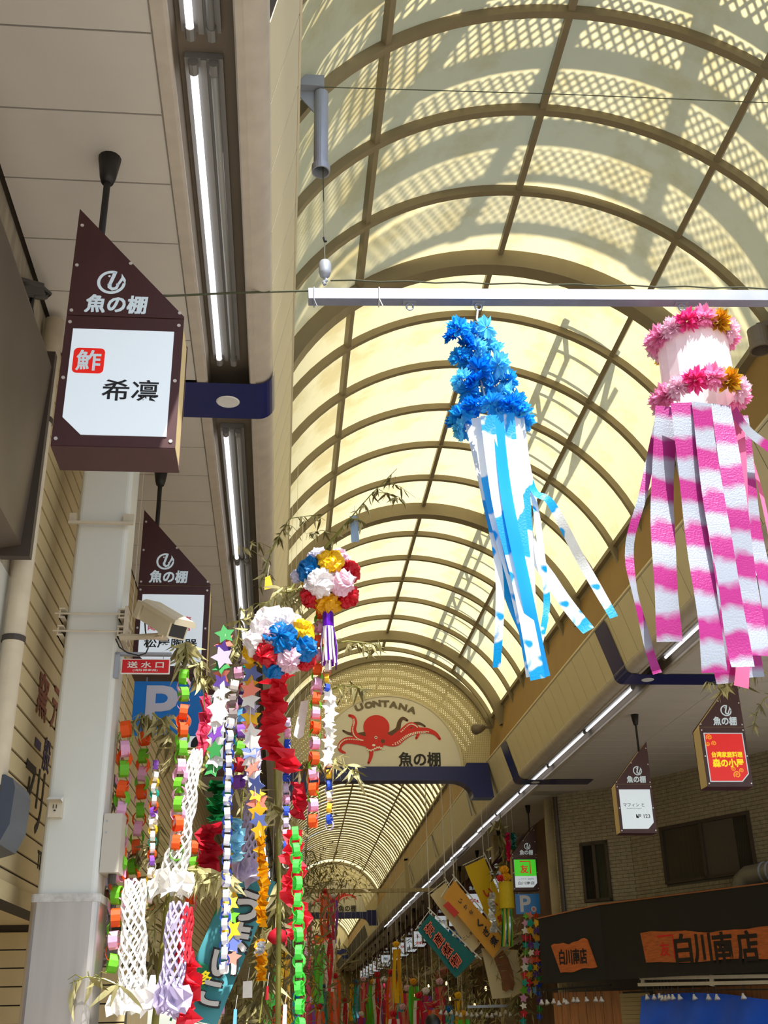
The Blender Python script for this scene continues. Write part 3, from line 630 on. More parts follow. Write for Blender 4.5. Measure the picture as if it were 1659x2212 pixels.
def swirl(mb, c, r, turns=1.6, dirn=1):
    pts = []; ws = []
    for i in range(26): t = i/25; a = dirn*turns*2*math.pi*t; rr_ = r*(.12+.88*t); pts.append(c+V((rr_*math.cos(a), 0, rr_*math.sin(a)))); ws.append(r*.3)
    mb.stroke(pts, ws, Y)
def dred(root, P, fc):
    MB().strip([P(.03, .57, .0045), P(.03, .128, .0045), P(.112, .046, .0045), P(.467, .046, .0045), P(.467, .57, .0045), P(.03, .57, .0045)], [P(.041, .559, .0056), P(.041, .133, .0056), P(.117, .056, .0056), P(.456, .056, .0056), P(.456, .559, .0056), P(.041, .559, .0056)]).build('border', m_emb, fc)
    cx = P(.25, 0).x; T(root, fc, '台湾家庭料理', P(.24, .335, .0065), .062, m_yel, .035, .34); T(root, fc, '森の小屋', P(.24, .245, .0065), .088, m_yel, .045, .34)
    mb = MB()
    for u, z, r, d in ((.41, .52, .034, 1), (.435, .45, .026, -1), (.365, .455, .028, 1), (.16, .12, .04, 1), (.19, .185, .025, -1), (.105, .165, .026, 1)): swirl(mb, P(u, z, .0065), r, 1.6, d)
    mb.build('cloud_scrolls', m_org, fc)
def dmuf(root, P, fc):
    T(root, fc, 'マフィン と', P(.28, .36, .0065), .046, m_ink, .006, .29); T(root, fc, 'MUFFIN & WORKS', P(.28, .315, .0065), .014, m_ink, -.002, .2); T(root, fc, '№ 123', P(.17, .215, .0065), .05, m_ink, .012, .19)
m_grn = mat('lit_sign_green', (70, 200, 40), 0.4, emis=0.45)
def dgrn(root, P, fc):
    MB().prism([P(u, z, .0065) for u, z in ((.035, .565), (.035, .26), (.462, .26), (.462, .565))], (0, .001, 0)).build('green_field', m_grn, fc)
    T(root, fc, '友', P(.27, .39, .008), .15, m_sred, .03); MB().stroke([P(.35, .53, .008), P(.15, .53, .008), P(.15, .3, .008)], .022, Y).build('corner_mark', m_sred, fc)
    T(root, fc, '白川南店', P(.245, .13, .0065), .06, m_ink, .01, .32); T(root, fc, 'ムラサキ 海産物', P(.245, .205, .0065), .03, mat('print_teal', (30, 120, 150), .5), 0, .3)
hang_sign(4.48, 11.3, 'R', 'rosewood hanging sign with red face and yellow Taiwanese restaurant lettering', dred, face=m_fred)
hang_sign(4.47, 14.5, 'R', 'rosewood hanging sign with plain white muffin shop face', dmuf)
hang_sign(4.47, 21.7, 'R', 'rosewood hanging sign with green and white face above a parking plate', dgrn)
def dgen(s1_, m1, s2_, m2):
    def d(root, P, fc):
        T(root, fc, s1_, P(.25, .40, .0065), .1, m1, .015, .3); T(root, fc, s2_, P(.25, .18, .0065), .11, m2, .02, .34)
    return d
def d3(root, P, fc):
    T(root, fc, '紅屋商店', P(.26, .44, .0065), .05, m_sred2, .02, .34)
    MB().disc(P(.25, .25, .0065), X, Z, .10, 20).build('ink_dot', m_ink, fc); MB().stroke([P(.1, .1, .0065), P(.2, .2, .0065), P(.3, .1, .0065), P(.4, .22, .0065)], .03, Y).build('brush_mark', m_ink, fc)
hang_sign(-1.03, 10.5, 'L', 'hanging sign with black brush mark half hidden by bamboo and paper chains', d3)
fs = [('海', m_ink, '魚秀', m_ink), ('魚', m_sred2, '丸半', m_ink), ('たこ', m_sred2, '永楽堂', m_ink), ('茶', m_ink, '林喜商店', m_ink), ('松', m_ink, '鮮魚', m_ink), ('玉子', m_sred2, '焼', m_sred2)]
for i, y in enumerate((24.95, 28.2, 31.45, 34.7, 38.0, 41.2, 44.5, 47.7, 51, 57.5, 60.8, 64, 67.3, 70.5, 73.8, 77)):
    q = fs[i % 6]; hang_sign(4.47+xo(y), y, 'R', 'white lit hanging sign in the long row of distant shop signs' if i > 3 else ['hanging sign behind the yellow streamer drum', 'hanging sign behind the orange banner pole', 'white hanging sign behind the teal banner', 'white hanging sign with brush lettering just beyond the teal banner'][i], dgen(*q), near=False)
# parking plates
m_pblue = mat('parking_blue', (16, 124, 214), 0.35); m_pw = mat('parking_letter', (206, 208, 220), 0.4)
def parking(x0, y, z1, lab):
    root = thing('parking_plate', lab, 'sign', (x0+.235, y, z1-.17), 'parking plates under hanging signs')
    MB().box((x0, y, z1-.37), (x0+.47, y+.02, z1)).build('plate', m_pblue, root)
    MB().text('P', (x0+.19, y-.002, z1-.18), X, Z, .29, 0, .035, .2).build('letter', m_pw, root)
    MB().disc((x0+.345, y-.003, z1-.28), X, Z, .052, 20).build('roundel', m_pw, root)
    MB().text('割', (x0+.345, y-.005, z1-.28), X, Z, .06, 0, .02).build('roundel_mark', m_red, root)
    for u in (.08, .39): MB().tube([(x0+u, y+.01, z1), (x0+u, y+.01, z1+.03)], .006, 6).build('hanger', m_grey, root)
    return root
parking(-1.01, 7.3, 3.69, 'blue parking plate half covered by the red enamel plate and bamboo')
parking(4.5, 21.75, 3.67, 'blue parking plate below the green and white hanging sign')
parking(4.5+xo(31.5), 31.5, 3.69, 'blue parking plate beyond the teal banner')
# ---------------------------------------------------------------- weighted pole that carries the streamers
YP = 5.4
pb = thing('pole_bracket', 'grey pulley pipe bracket reaching out over the cream fascia', 'bracket', (.1, YP, 7.1))
c = onY(690, 195, YP)
MB().box((-.12, YP-.06, c.z-.02), (c.x+.03, YP+.06, c.z+.075)).build('arm', m_grey, pb)
MB().prism([V((-.02, YP-.005, c.z-.02)), V((.12, YP-.005, c.z-.02)), V((.12, YP-.005, c.z-.2)), V((.02, YP-.005, c.z-.06))], (0, .01, 0)).build('gusset', m_grey, pb)
MB().tube([(-.15, YP, c.z+.35), (.06, YP, c.z+.07)], .03, 10).build('brace', m_grey, pb)
pz = onY(693, 372, YP); mbp = MB(); n = 20; R1, R2 = .047, .043
rows = [[V((pz.x+r*math.cos(2*math.pi*i/n), YP+r*math.sin(2*math.pi*i/n), z)) for i in range(n+1)] for r, z in ((R1, c.z-.03), (R1, pz.z+.06), (R1+.012, pz.z+.05), (R1+.012, pz.z), (R2+.008, pz.z), (R2, pz.z+.05), (R2, c.z-.1))]
mbp.grid(rows); mbp.build('pipe', m_grey, pb, smooth=False)
for xx, pp in ((3.82, (1640, 735)),):
    pr_ = onX(pp[0], pp[1], 3.86); root = thing('pulley_pipe', 'grey open pipe end hanging by the gutter screen beside the pink streamers', 'pipe', pr_)
    rows = [[V((pr_.x+r*math.cos(2*math.pi*i/n), pr_.y+r*math.sin(2*math.pi*i/n), z)) for i in range(n+1)] for r, z in ((.03, pr_.z+.14), (.085, pr_.z+.1), (.085, pr_.z-.05), (.095, pr_.z-.06), (.095, pr_.z-.1), (.08, pr_.z-.1), (.078, pr_.z), (.01, pr_.z+.05))]
    MB().grid(rows).build('pipe', m_trough, root, smooth=False); MB().bar((pr_.x, pr_.y, pr_.z+.13), (pr_.x+.2, pr_.y, pr_.z+.2), .05, .05).build('arm', m_trough, root)
pr_ = onY(1036, 1573, 20.3); root = thing('arch_speaker', 'small grey horn speaker beside the octopus board', 'speaker', pr_)
MB().tube([pr_+V((.08, .1, .04)), pr_, pr_+V((-.1, -.1, -.05))], [.06, .09, .1], 14).build('horn', m_trough, root, smooth=True); MB().bar(pr_, V((4.0, pr_.y+.1, pr_.z+.05)), .04, .04).build('bracket', m_trough, root)
pole = thing('streamer_pole', 'pale grey square pole hung across the street carrying the streamers', 'pole', (2.0, YP, 5.55))
pa = onY(666, 641, YP); pb2 = onY(1659, 645, YP); dv = (pb2-pa).normalized(); pe = pa+dv*4.0
MB().bar(pa, pe, .075, .075).build('beam', mat('pole_paint', (140, 146, 164), .4, .2, var=.1, scale=9), pole)
for px in (885, 1033, 1472):
    t = (onY(px, 660, YP).x-pa.x)/dv.x; hc = pa+dv*t; MB().box((hc.x-.04, YP-.02, hc.z-.045), (hc.x+.04, YP+.02, hc.z-.036)).build('eye_plate', m_grey, pole)
    MB().tube([hc+V((.02*math.cos(q), 0, -.07+.024*math.sin(q))) for q in [i*math.pi/6 for i in range(13)]], .006, 6, caps=False).build('eye_ring', m_grey, pole)
for px in (678, 818):
    hc = onY(px, 642, YP); MB().tube([hc+V((-.0, -.042, .04)), hc+V((0, -.042, -.04)), hc+V((.003, .042, -.042)), hc+V((.0, .042, .045)), hc+V((0, -.042, .042))], .004, 6).tube([hc+V((0, -.04, -.04)), hc+V((.02, -.06, -.11))], .003, 5).build('wire_tie', m_white if px > 700 else m_grey, pole)
wt = thing('pole_weight', 'grey barrel swivel weight on the end of the streamer pole', 'weight', onY(702, 585, YP))
wc = onY(702, 580, YP)
MB().tube([wc+V((0, 0, z)) for z in (-.07, -.055, -.03, .03, .05, .06)], [.012, .03, .038, .038, .03, .01], 14).build('barrel', m_grey, wt, smooth=True)
MB().tube([wc+V((0, 0, -.07)), wc+V((.008, 0, -.09)), wc+V((-.008, 0, -.105)), wc+V((0, 0, -.12))], .012, 8).build('shackle', m_grey, wt)
m_wire = mat('green_wire', (70, 72, 46), 0.6)
cs = thing('hoist_cable', 'thin steel cable from the pulley pipe down to the barrel weight', 'cable', wc)
MB().tube([(pz.x+.005, YP, c.z-.1), onY(700, 500, YP), onY(702, 520, YP), onY(701, 545, YP), wc+V((0, 0, .05))], .004, 6).build('cable', m_wire, cs); MB().tube([onY(700, 513, YP), onY(703, 522, YP)], .011, 8).build('clip', m_black, cs)
MB().tube([(c.x+.03, YP, c.z+.03), onY(1200, 203, YP), onY(1659, 222, YP), onY(1900, 228, YP)], .0035, 6).build('guy_wire', m_wire, None, label='thin wire stretched across the street from the pulley bracket', cat='wire')
MB().tube([onY(714, 606, YP)]+[onY(760+i*60, 606+i*1.1+(2 if i % 2 else -1), YP) for i in range(19)], .005, 6).build('twisted_wire', m_wire, None, label='rusty twisted wire running just above the streamer pole', cat='wire')
MB().tube([onY(668, 628, YP), onY(500, 633, YP-.4), onY(345, 640, YP-.8), onY(330, 641, YP-.85)], .006, 6).build('green_cord', m_wire, None, label='green cord tied from the streamer pole towards the plain white sign', cat='cord')
# ---------------------------------------------------------------- corner building in brick tile
KA, KB, KC = V((5.12, 20.76, 0)), V((6.25, 19.7, 0)), V((9.6, 13.37, 0))
dA, dB = (KB-KA).normalized(), (KC-KB).normalized()
nA, nB = V((dA.y, -dA.x, 0)), V((dB.y, -dB.x, 0))          # both point towards the street
m_brk = mat('brick_tile', (150, 138, 112), 0.7, var=0.22, scale=14); m_mort = mat('brick_joint', (92, 84, 70), 0.9)
wb = thing('wall_right', 'grey-brown brick tile wall of the corner building under the soffit', 'wall', (0, 0, 0), kind='structure')
MB().prism([KA, KB, KC, KC+V((2, 1, 0)), KA+V((3, 2, 0))], (0, 0, 5.36)).build('backing', m_mort, wb)
WIN = []                                                   # (start point, direction, u0, u1, z0, z1)
def uz(px, py, o, d, n): p = onP(px, py, o, n); return (p-o).dot(d), p.z
ub0, zb1 = uz(1426, 1789, KB, dB, nB); ub1, _ = uz(1622, 1771, KB, dB, nB); _, zb0 = uz(1435, 1912, KB, dB, nB)
ua0, _ = uz(1255, 1843, KA, dA, nA); ua1, za1 = uz(1312, 1816, KA, dA, nA); _, za0 = uz(1264, 1950, KA, dA, nA)
WIN = {'A': (KA, dA, nA, ua0, ua1, za0, za1), 'B': (KB, dB, nB, ub0, ub1, zb0, zb1)}
bk = MB()
for key, ln in (('A', (KB-KA).length), ('B', 5.2)):
    o, d, n, u0_, u1_, z0_, z1_ = WIN[key]
    for r_ in range(42):
        z = 2.75+r_*.062; u = -(r_ % 2)*.11
        while u < ln:
            a = max(u, 0)+.003; b = min(u+.22, ln)-.003
            cuts = [(a, b)]
            if z+.058 > z0_ and z < z1_: cuts = [(a, min(b, u0_)), (max(a, u1_), b)]
            for a, b in cuts:
                if b-a > .012: bk.obox(o+d*((a+b)/2)+Z*(z+.029)+n*.004, d*((b-a)/2), n*(.004+.002*rnd.random()), Z*.027)
            u += .22
bk.build('brick_tiles', m_brk, wb, kind='stuff')
m_glass = mat('window_glass', (22, 24, 22), 0.08); m_curt = mat('drawn_curtain', (110, 100, 76), 0.8, var=0.2, scale=3, stretch=(9, 9, .5))
def window(name, key, lab, split, curtain):
    o, d, n, u0_, u1_, z0_, z1_ = WIN[key]
    root = thing(name, lab, 'window', o+d*u0_+Z*z0_, kind='structure')
    P = lambda u, z, e=0.: o+d*u+Z*z+n*e
    fr = MB()
    for (a, b, c_, e_) in ((u0_, u1_, z0_, z0_+.05), (u0_, u1_, z1_-.05, z1_), (u0_, u0_+.05, z0_, z1_), (u1_-.05, u1_, z0_, z1_), (split-.03, split+.03, z0_, z1_)):
        fr.obox(P((a+b)/2, (c_+e_)/2, .012), d*((b-a)/2), n*.03, Z*((e_-c_)/2))
    fr.build('window_frame', m_dkframe, root)
    for a, b, cm in ((u0_+.05, split-.03, curtain[0]), (split+.03, u1_-.05, curtain[1])):
        MB().obox(P((a+b)/2, (z0_+z1_)/2, -.006), d*((b-a)/2), n*.006, Z*((z1_-z0_)/2-.05)).build('pane', cm, root)
m_pane1 = mat('curtained_pane', (116, 106, 82), 0.14, var=0.25, scale=3, stretch=(8, 8, .4)); m_pane2 = mat('green_pane', (62, 70, 52), 0.2, var=0.2, scale=6)
window('window_1', 'B', 'wide dark-framed sliding window with a drawn curtain in the brick wall', ub0+(ub1-ub0)*.47, (m_pane1, m_glass))
window('window_2', 'A', 'narrow dark-framed window in the angled brick wall', ua0+(ua1-ua0)*.5, (m_glass, m_pane2))
MB().prism([(5.02, 20.95, 1.9), (5.22, 20.95, 1.9), (5.22, 20.95, 5.3), (5.02, 20.95, 5.3)], (0, .1, 0)).build('wall_return', mat('stained_cream', (170, 154, 116), 0.7, var=0.22, scale=2.5), kind='structure', label='stained cream wall strip between the green sign and the brick wall', cat='wall')
dpp = onP(1212, 1800, KA, nA)
MB().tube([KA+dA*.1+nA*.05+Z*2.9, KA+dA*.1+nA*.05+Z*5.3], .045, 10).build('rain_pipe', m_dkframe, None, label='dark rain pipe in the corner beside the narrow window', cat='pipe')
# duct
du = thing('vent_duct', 'grey round ventilation duct turning along the brick wall above the black signboard', 'duct', KB+dB*2.6+Z*3.4)
b_ = onP(1600, 1925, KB+nB*.35, nB)
dp_ = [b_+Z*-.12, b_, b_+Z*.13+dB*.05, b_+Z*.21+dB*.2, b_+Z*.22+dB*.5, b_+Z*.24+dB*2.2]
MB().tube(dp_, .15, 16).build('elbow', mat('duct_grey', (134, 128, 112), 0.5, 0.3, var=0.15, scale=6), du, smooth=True)
for k in (.5, .62, 1.4): MB().tube([b_+Z*.225+dB*k, b_+Z*.225+dB*(k+.03)], .16, 16).build('clamp_ring', m_grey, du)
MB().bar(b_+dB*.35-Z*.02+nB*.05, b_+dB*2.2+nB*.05, .12, .1).build('support', m_black, du)
MB().tube([b_+dB*1.0+Z*.25+nB*-.1, b_+dB*1.0+Z*1.5+nB*-.1], .06, 12).build('riser', m_grey, du, smooth=True)
# black signboard with carved wooden name boards
OF = 1.1
oA, oB = KA+nA*OF, KB+nB*OF
den = dA.x*dB.y-dA.y*dB.x; w_ = oB-oA; tt = (w_.x*dB.y-w_.y*dB.x)/den; KK = oA+dA*tt
zt = onP(1400, 1942, oB, nB).z; zb = onP(1400, 2112, oB, nB).z; zl = onP(1165, 1985, oA, nA).z; zlb = onP(1205, 2124, oA, nA).z
eA = onP(1163, 1990, oA, nA); eA.z = 0; eB = KK+dB*4.5
m_blk = mat('black_signboard', (20, 20, 20), 0.55, var=0.2, scale=4)
sgb = thing('black_signboard', 'long black signboard wrapped round the corner of the brick building', 'signboard', KK+Z*zb)
MB().prism([KK+Z*zb, eB+Z*zb, eB+Z*zt, KK+Z*zt], -nB*.06).build('front_board', m_blk, sgb)
MB().prism([eA+Z*zlb, KK+Z*zb, KK+Z*zt, eA+Z*zl], -nA*.06).build('angled_board', m_blk, sgb)
MB().poly([KK+Z*zt, eB+Z*zt, KC+Z*(zt+.12), KB+Z*(zt+.12)]).poly([eA+Z*zl, KK+Z*zt, KB+Z*(zt+.12), KA+Z*(zl+.1)]).build('top_cover', m_mort, sgb)
MB().bar(KK+Z*(zt+.01), eB+Z*(zt+.01), .03, .02).bar(eA+Z*(zl+.01), KK+Z*(zt+.01), .03, .02).build('edge_strip', mat('copper_edge', (150, 92, 52), 0.5), sgb)
m_plank = mat('carved_plank', (186, 96, 44), 0.45, var=0.3, scale=8, bump=0.2, bscale=20, stretch=(1, 1, 6)); m_brush = mat('brush_black', (26, 18, 14), 0.6)
def plank(lab, o, d, n, px, txts, mark):
    pts = [onP(a, b, o+n*.03, n) for a, b in px]; root = thing('name_board', lab, 'signboard', pts[0], 'carved wooden name boards on the black signboard')
    top = []; bot = []
    for i in range(13):
        t = i/12; top.append(pts[0]+(pts[1]-pts[0])*t+Z*(.02*math.sin(t*9)+.012*math.sin(t*23))); bot.append(pts[3]+(pts[2]-pts[3])*t+Z*(.014*math.sin(t*11+1)))
    MB().prism(bot+top[::-1], -n*.05).build('plank', m_plank, root)
    for s_, u, v, h_, wd in txts:
        c = pts[0]+(pts[1]-pts[0])*u+(pts[3]-pts[0])*v+n*.004; MB().text(s_, c, d, Z, h_, 0, .035, wd).build('lettering', m_brush, root)
    if mark:
        c = pts[0]+(pts[1]-pts[0])*mark+(pts[3]-pts[0])*.5+n*.004; s_ = .17
        MB().stroke([c-d*s_*.9+Z*s_, c+d*s_+Z*s_, c+d*s_-Z*s_], .03, n).text('友', c-d*.02-Z*.02, d, Z, .2, 0, .02).build('red_seal', m_octo, root)
plank('long carved wooden name board with four black characters', oB, dB, nB, ((1383, 2016), (1700, 2003), (1712, 2068), (1396, 2081)), [('白', .295, .55, .42, .34), ('川', .43, .55, .40, .34), ('南', .57, .54, .42, .36), ('店', .73, .53, .42, .38)], .17)
plank('small carved wooden name board on the angled end of the black signboard', oA, dA, nA, ((1190, 2043), (1268, 2029), (1289, 2088), (1211, 2103)), [('白川南店', .48, .5, .24, .52)], None)
# below the board: planks, shutter, tarpaulin, lamps
m_cedar = mat('cedar_planks', (168, 110, 62), 0.6, var=0.28, scale=5, stretch=(6, 6, .5))
shp = thing('shop_front_planks', 'orange-brown plank shop front under the black signboard', 'shopfront', KB+nB*.5)
pA_, pB_ = KA+nA*.55, KB+nB*.55; tq = ((pB_-pA_).x*dB.y-(pB_-pA_).y*dB.x)/den; KQ = pA_+dA*tq
for i in range(34):
    a = KQ+dB*(.16*i); MB().obox(a+dB*.078+Z*(.95), dB*.076, nB*.012, Z*.95).build('plank', m_cedar, shp)
for i in range(9):
    a = KQ-dA*(.16*i); 
    MB().obox(a-dA*.078+Z*.95, dA*.076, nA*.012, Z*.95).build('plank', m_cedar, shp)
oS = KQ+nB*.03
shu = thing('roller_shutter', 'cream slatted roller shutter in the plank shop front', 'shutter', oS); u0_, _ = uz(1340, 2180, oS, dB, nB); u1_ = u0_+.75
P = lambda u, z: oS+dB*u+Z*z
MB().obox(P((u0_+u1_)/2-.05, .95), dB*.46, nB*.012, Z*.93).build('frame', m_black, shu)
sm = MB().obox((0, 0, 0), dB*.4, nB*.02, Z*.03).mesh('slat', mat('shutter_cream', (172, 152, 106), 0.5))
for k in range(24): inst('slat', sm, shu, P((u0_+u1_)/2-.05, .35+k*.064)+nB*.012)
oT = KK+nB*-.25
tp = MB(); tp_rows = []
for i in range(9):
    row = []
    for j in range(22):
        u = j/21; px = 1385+u*330; top = 2152-10*math.sin(u*math.pi*1.3)+6*u; py = top+(2300-top)*i/8
        row.append(onP(px, py, oT, nB)+nB*(.05*math.sin(j*.9+i*.4)*(.3+i/8)))
    tp_rows.append(row)
tp.grid(tp_rows); tp.build('tarpaulin', mat('tarp_blue', (20, 96, 232), 0.35, var=0.15, scale=3), smooth=True, label='bright blue tarpaulin hung below the long wooden name board', cat='tarpaulin')
rk = thing('lamp_rail', 'pair of white tube rails under the black signboard', 'rail', onP(1500, 2118, oB, nB))
for a, b in (((1384, 2113), (1700, 2108)), ((1380, 2127), (1700, 2121))):
    MB().bar(onP(*a, oB-nB*.1, nB), onP(*b, oB-nB*.1, nB), .05, .05).build('tube', m_pipe, rk)
for px in (1389, 1538): MB().bar(onP(px, 2106, oB-nB*.1, nB), onP(px, 2130, oB-nB*.1, nB), .04, .06).build('holder', m_pipe, rk)
m_shade = mat('spot_white', (214, 208, 200), 0.4)
def spot(c, d_, root=None, lab='', grp='white spot lamps under the black signboard', up_len=.24):
    t = thing('spot_lamp', lab, 'lamp', c, grp); MB().tube([c+Z*up_len, c+Z*.03], .006, 5).build('stem', m_black, t)
    MB().tube([c+Z*.03, c, c+d_*.05], [.015, .022, .045], 10).build('shade', m_shade, t, smooth=True); return t
for i, (px, py) in enumerate(((1397, 2152), (1413, 2152), (1424, 2150), (1431, 2154), (1438, 2154), (1445, 2152), (1453, 2152), (1467, 2152), (1499, 2152), (1530, 2152), (1548, 2152), (1605, 2150))):
    spot(onP(px, py, oB-nB*.1, nB), V((.4*(rnd.random()-.5), -.5, -1)).normalized(), lab='white spot lamp hanging in front of the blue tarpaulin')
for i, (px, py) in enumerate(((1170, 2163), (1181, 2163), (1196, 2161), (1207, 2165), (1218, 2160), (1223, 2163), (1239, 2158), (1247, 2158), (1266, 2157), (1287, 2157), (1299, 2157))):
    spot(onP(px, py, oA-nA*.2, nA), V((.5*(rnd.random()-.5), -.5, -1)).normalized(), lab='white spot lamp hanging over the orange plank shop front')
mb = MB(); mb.bar(onP(1160, 2140, oA-nA*.2, nA), onP(1320, 2128, oA-nA*.2, nA), .03, .03); lr = mb.build('lamp_wire_rail', m_black, None, label='dark rail carrying spot lamps over the orange planks', cat='rail')
mb = MB(); mb.bar(onP(1385, 2139, oB-nB*.1, nB), onP(1720, 2137, oB-nB*.1, nB), .02, .02); mb.build('lamp_wire_rail', m_black, None, label='dark rail carrying spot lamps over the blue tarpaulin', cat='rail')
# ---------------------------------------------------------------- far side wall and columns
m_far = mat('far_shops', (112, 84, 54), 0.8, var=0.5, scale=1.3)
fw = MB(); fw.grid([[V((5.55+xo(y), y, z)) for z in (0, 5.4)] for y in (20.95, 24, 45, 70, 108)]); fw.build('wall_far', m_far, kind='structure', label='dim shop fronts along the far side of the street', cat='wall')
MB().box((-6, 108, 0), (12, 108.3, 9)).build('wall_end', mat('end_wall', (150, 128, 90), 0.8), kind='structure', label='distant end of the street', cat='wall')
m_colc = mat('far_column', (176, 160, 122), 0.5, var=0.1, scale=2)
for i, y in enumerate((25.9, 32.5, 39, 45.5, 52)):
    for x, s_ in ((5.0, 'shop sign'), (-1.1, 'bamboo')):
        if x < 0 and y < 30: continue
        MB().prism([V((a, b, 0)) for a, b in rrect(x-.15+xo(y), x+.15+xo(y), y-.15, y+.15, .03)], (0, 0, 5.34)).build('street_column', m_colc, None, label='cream column in the distant row on the %s side' % s_, cat='column', group='distant arcade columns')
# ---------------------------------------------------------------- paper decorations
def paper(name, col, tr=.35, **k): return mat('paper_'+name, col, 0.6, trans=tr, var=k.get('var', 0.06), scale=20)
PC = {n: paper(n, c) for n, c in dict(white=(246, 244, 240), pink=(238, 178, 214), green=(112, 196, 40), orange=(244, 92, 20), blue=(40, 84, 210), yellow=(250, 206, 40), purple=(146, 84, 200), teal=(20, 176, 160), salmon=(246, 150, 130), peri=(120, 140, 214), gold=(230, 168, 26), red=(218, 30, 52), lime=(90, 224, 90), lav=(206, 196, 226), violet=(92, 60, 150), mint=(70, 170, 90), rose=(224, 60, 104), grey=(150, 140, 140), sky=(120, 196, 236), brown=(110, 78, 60)).items()}
m_foilb = mat('foil_blue', (50, 185, 250), 0.3, 0.0, trans=.4); m_foilc = mat('foil_cyan', (120, 225, 255), 0.3, 0.0, trans=.45); m_foild = mat('foil_deep', (10, 140, 236), 0.3, 0.0, trans=.35)
m_foilp = mat('foil_pink', (252, 168, 212), 0.35, 0.1, trans=.35); m_foilpp = mat('foil_hot_pink', (250, 90, 172), 0.3, 0.2, trans=.3); m_foilw = mat('foil_blush', (250, 214, 232), 0.35, 0.05, trans=.35); m_foilg = mat('foil_gold', (236, 190, 60), 0.25, 0.6)
MC = {}
def hang(root, p, r=.0016, s_=1.0, name='thread'):         # thread or rod up to whatever roof is overhead
    x = p.x-xo(p.y); top = H if (x < -.55 or x > 4.65) else 5.44 if (x < .02 or x > 4.0) else CZ+math.sqrt(max(.1, (RV+.05)**2-(x-1.97)**2))
    return MB().tube([p, p+Z*((top-p.z)/s_)], r, 4).build(name, PC['white'], root)
def link_mesh(col, r, wd):
    k = ('l', col, r, wd)
    if k not in MC:
        A = []; B = []
        for i in range(11):
            t = 2*math.pi*i/10+.3; c_, s_ = math.cos(t), math.sin(t); x = r*c_; z = r*1.18*s_
            A.append(V((x, -wd/2, z))); B.append(V((x, wd/2, z)))
        MC[k] = MB().grid([A, B]).mesh('link', PC[col])
    return MC[k]
def along(pts, step):
    out = []; d = 0.0; nxt = 0.0
    for a, b in zip(pts, pts[1:]):
        L_ = (b-a).length
        while nxt <= d+L_: out.append(a+(b-a)*((nxt-d)/L_)); nxt += step
        d += L_
    return out
def chain(label, px, y, r, wd, cols, run=1, grp='paper ring chains on the bamboo'):
    pts = [onY(a, b, y) for a, b in px]; pts = [p if isinstance(p, V) else p for p in pts]
    root = thing('paper_chain', label, 'paper chain', pts[0], grp)
    for i, p in enumerate(along(pts, r*1.38)):
        col = cols[(i//run) % len(cols)]
        inst('link', link_mesh(col, r, wd), root, p, (rnd.uniform(-.15, .15), rnd.uniform(-.15, .15), (0 if i % 2 else math.pi/2)+rnd.uniform(-.45, .45)))
    if 'newsprint' in label: hang(root, pts[0])
    return root
def star_mesh(col):
    k = ('s', col)
    if k not in MC:
        P = []
        for i in range(10):
            t = math.pi/2+i*math.pi/5; q = 1.0 if i % 2 == 0 else .52; P.append(V((q*math.cos(t), 0, q*math.sin(t))))
        MC[k] = MB().prism(P, (0, .05, 0)).mesh('star', PC[col])
    return MC[k]
def stars(label, px, y, R_, step, cols):
    pts = [onY(a, b, y) for a, b in px]; root = thing('star_garland', label, 'garland', pts[0], 'paper star garlands on the bamboo')
    MB().tube(pts, .002, 4).build('thread', PC['white'], root)
    for i, p in enumerate(along(pts, step)): inst('star', star_mesh(cols[i % len(cols)]), root, p+V((rnd.uniform(-.01, .01), rnd.uniform(-.02, .02), 0)), (rnd.uniform(-.5, .5), rnd.uniform(-.5, .5), rnd.uniform(-.5, .5)), R_*rnd.uniform(.85, 1.1))
    return root
# --- bamboo
m_leaf = mat('bamboo_leaf', (196, 188, 134), 0.6, trans=.3, var=0.3, scale=3); m_leafd = mat('bamboo_leaf_dark', (112, 102, 58), 0.6, trans=.3, var=0.3, scale=3); m_stalk = mat('bamboo_stalk', (130, 128, 52), 0.4, var=0.25, scale=12)
def leaf_mesh(m, k):
    key = ('f', m.name, k)
    if key not in MC:
        R2_ = random.Random(k); A = []; B = []; n = 6; cv = R2_.uniform(-.25, .25); tw = R2_.uniform(-.8, .8)
        for i in range(n+1):
            t = i/n; w_ = .085*math.sin(math.pi*min(1, t*1.02)**.75)+.003; a = tw*t; c = V((cv*t*t, .15*t*t*R2_.uniform(.6, 1), -t)); A.append(c+V((w_*math.cos(a), w_*math.sin(a), 0))); B.append(c-V((w_*math.cos(a), w_*math.sin(a), 0)))
        MC[key] = MB().strip(A, B).mesh('leaf', m, smooth=True)
    return MC[key]
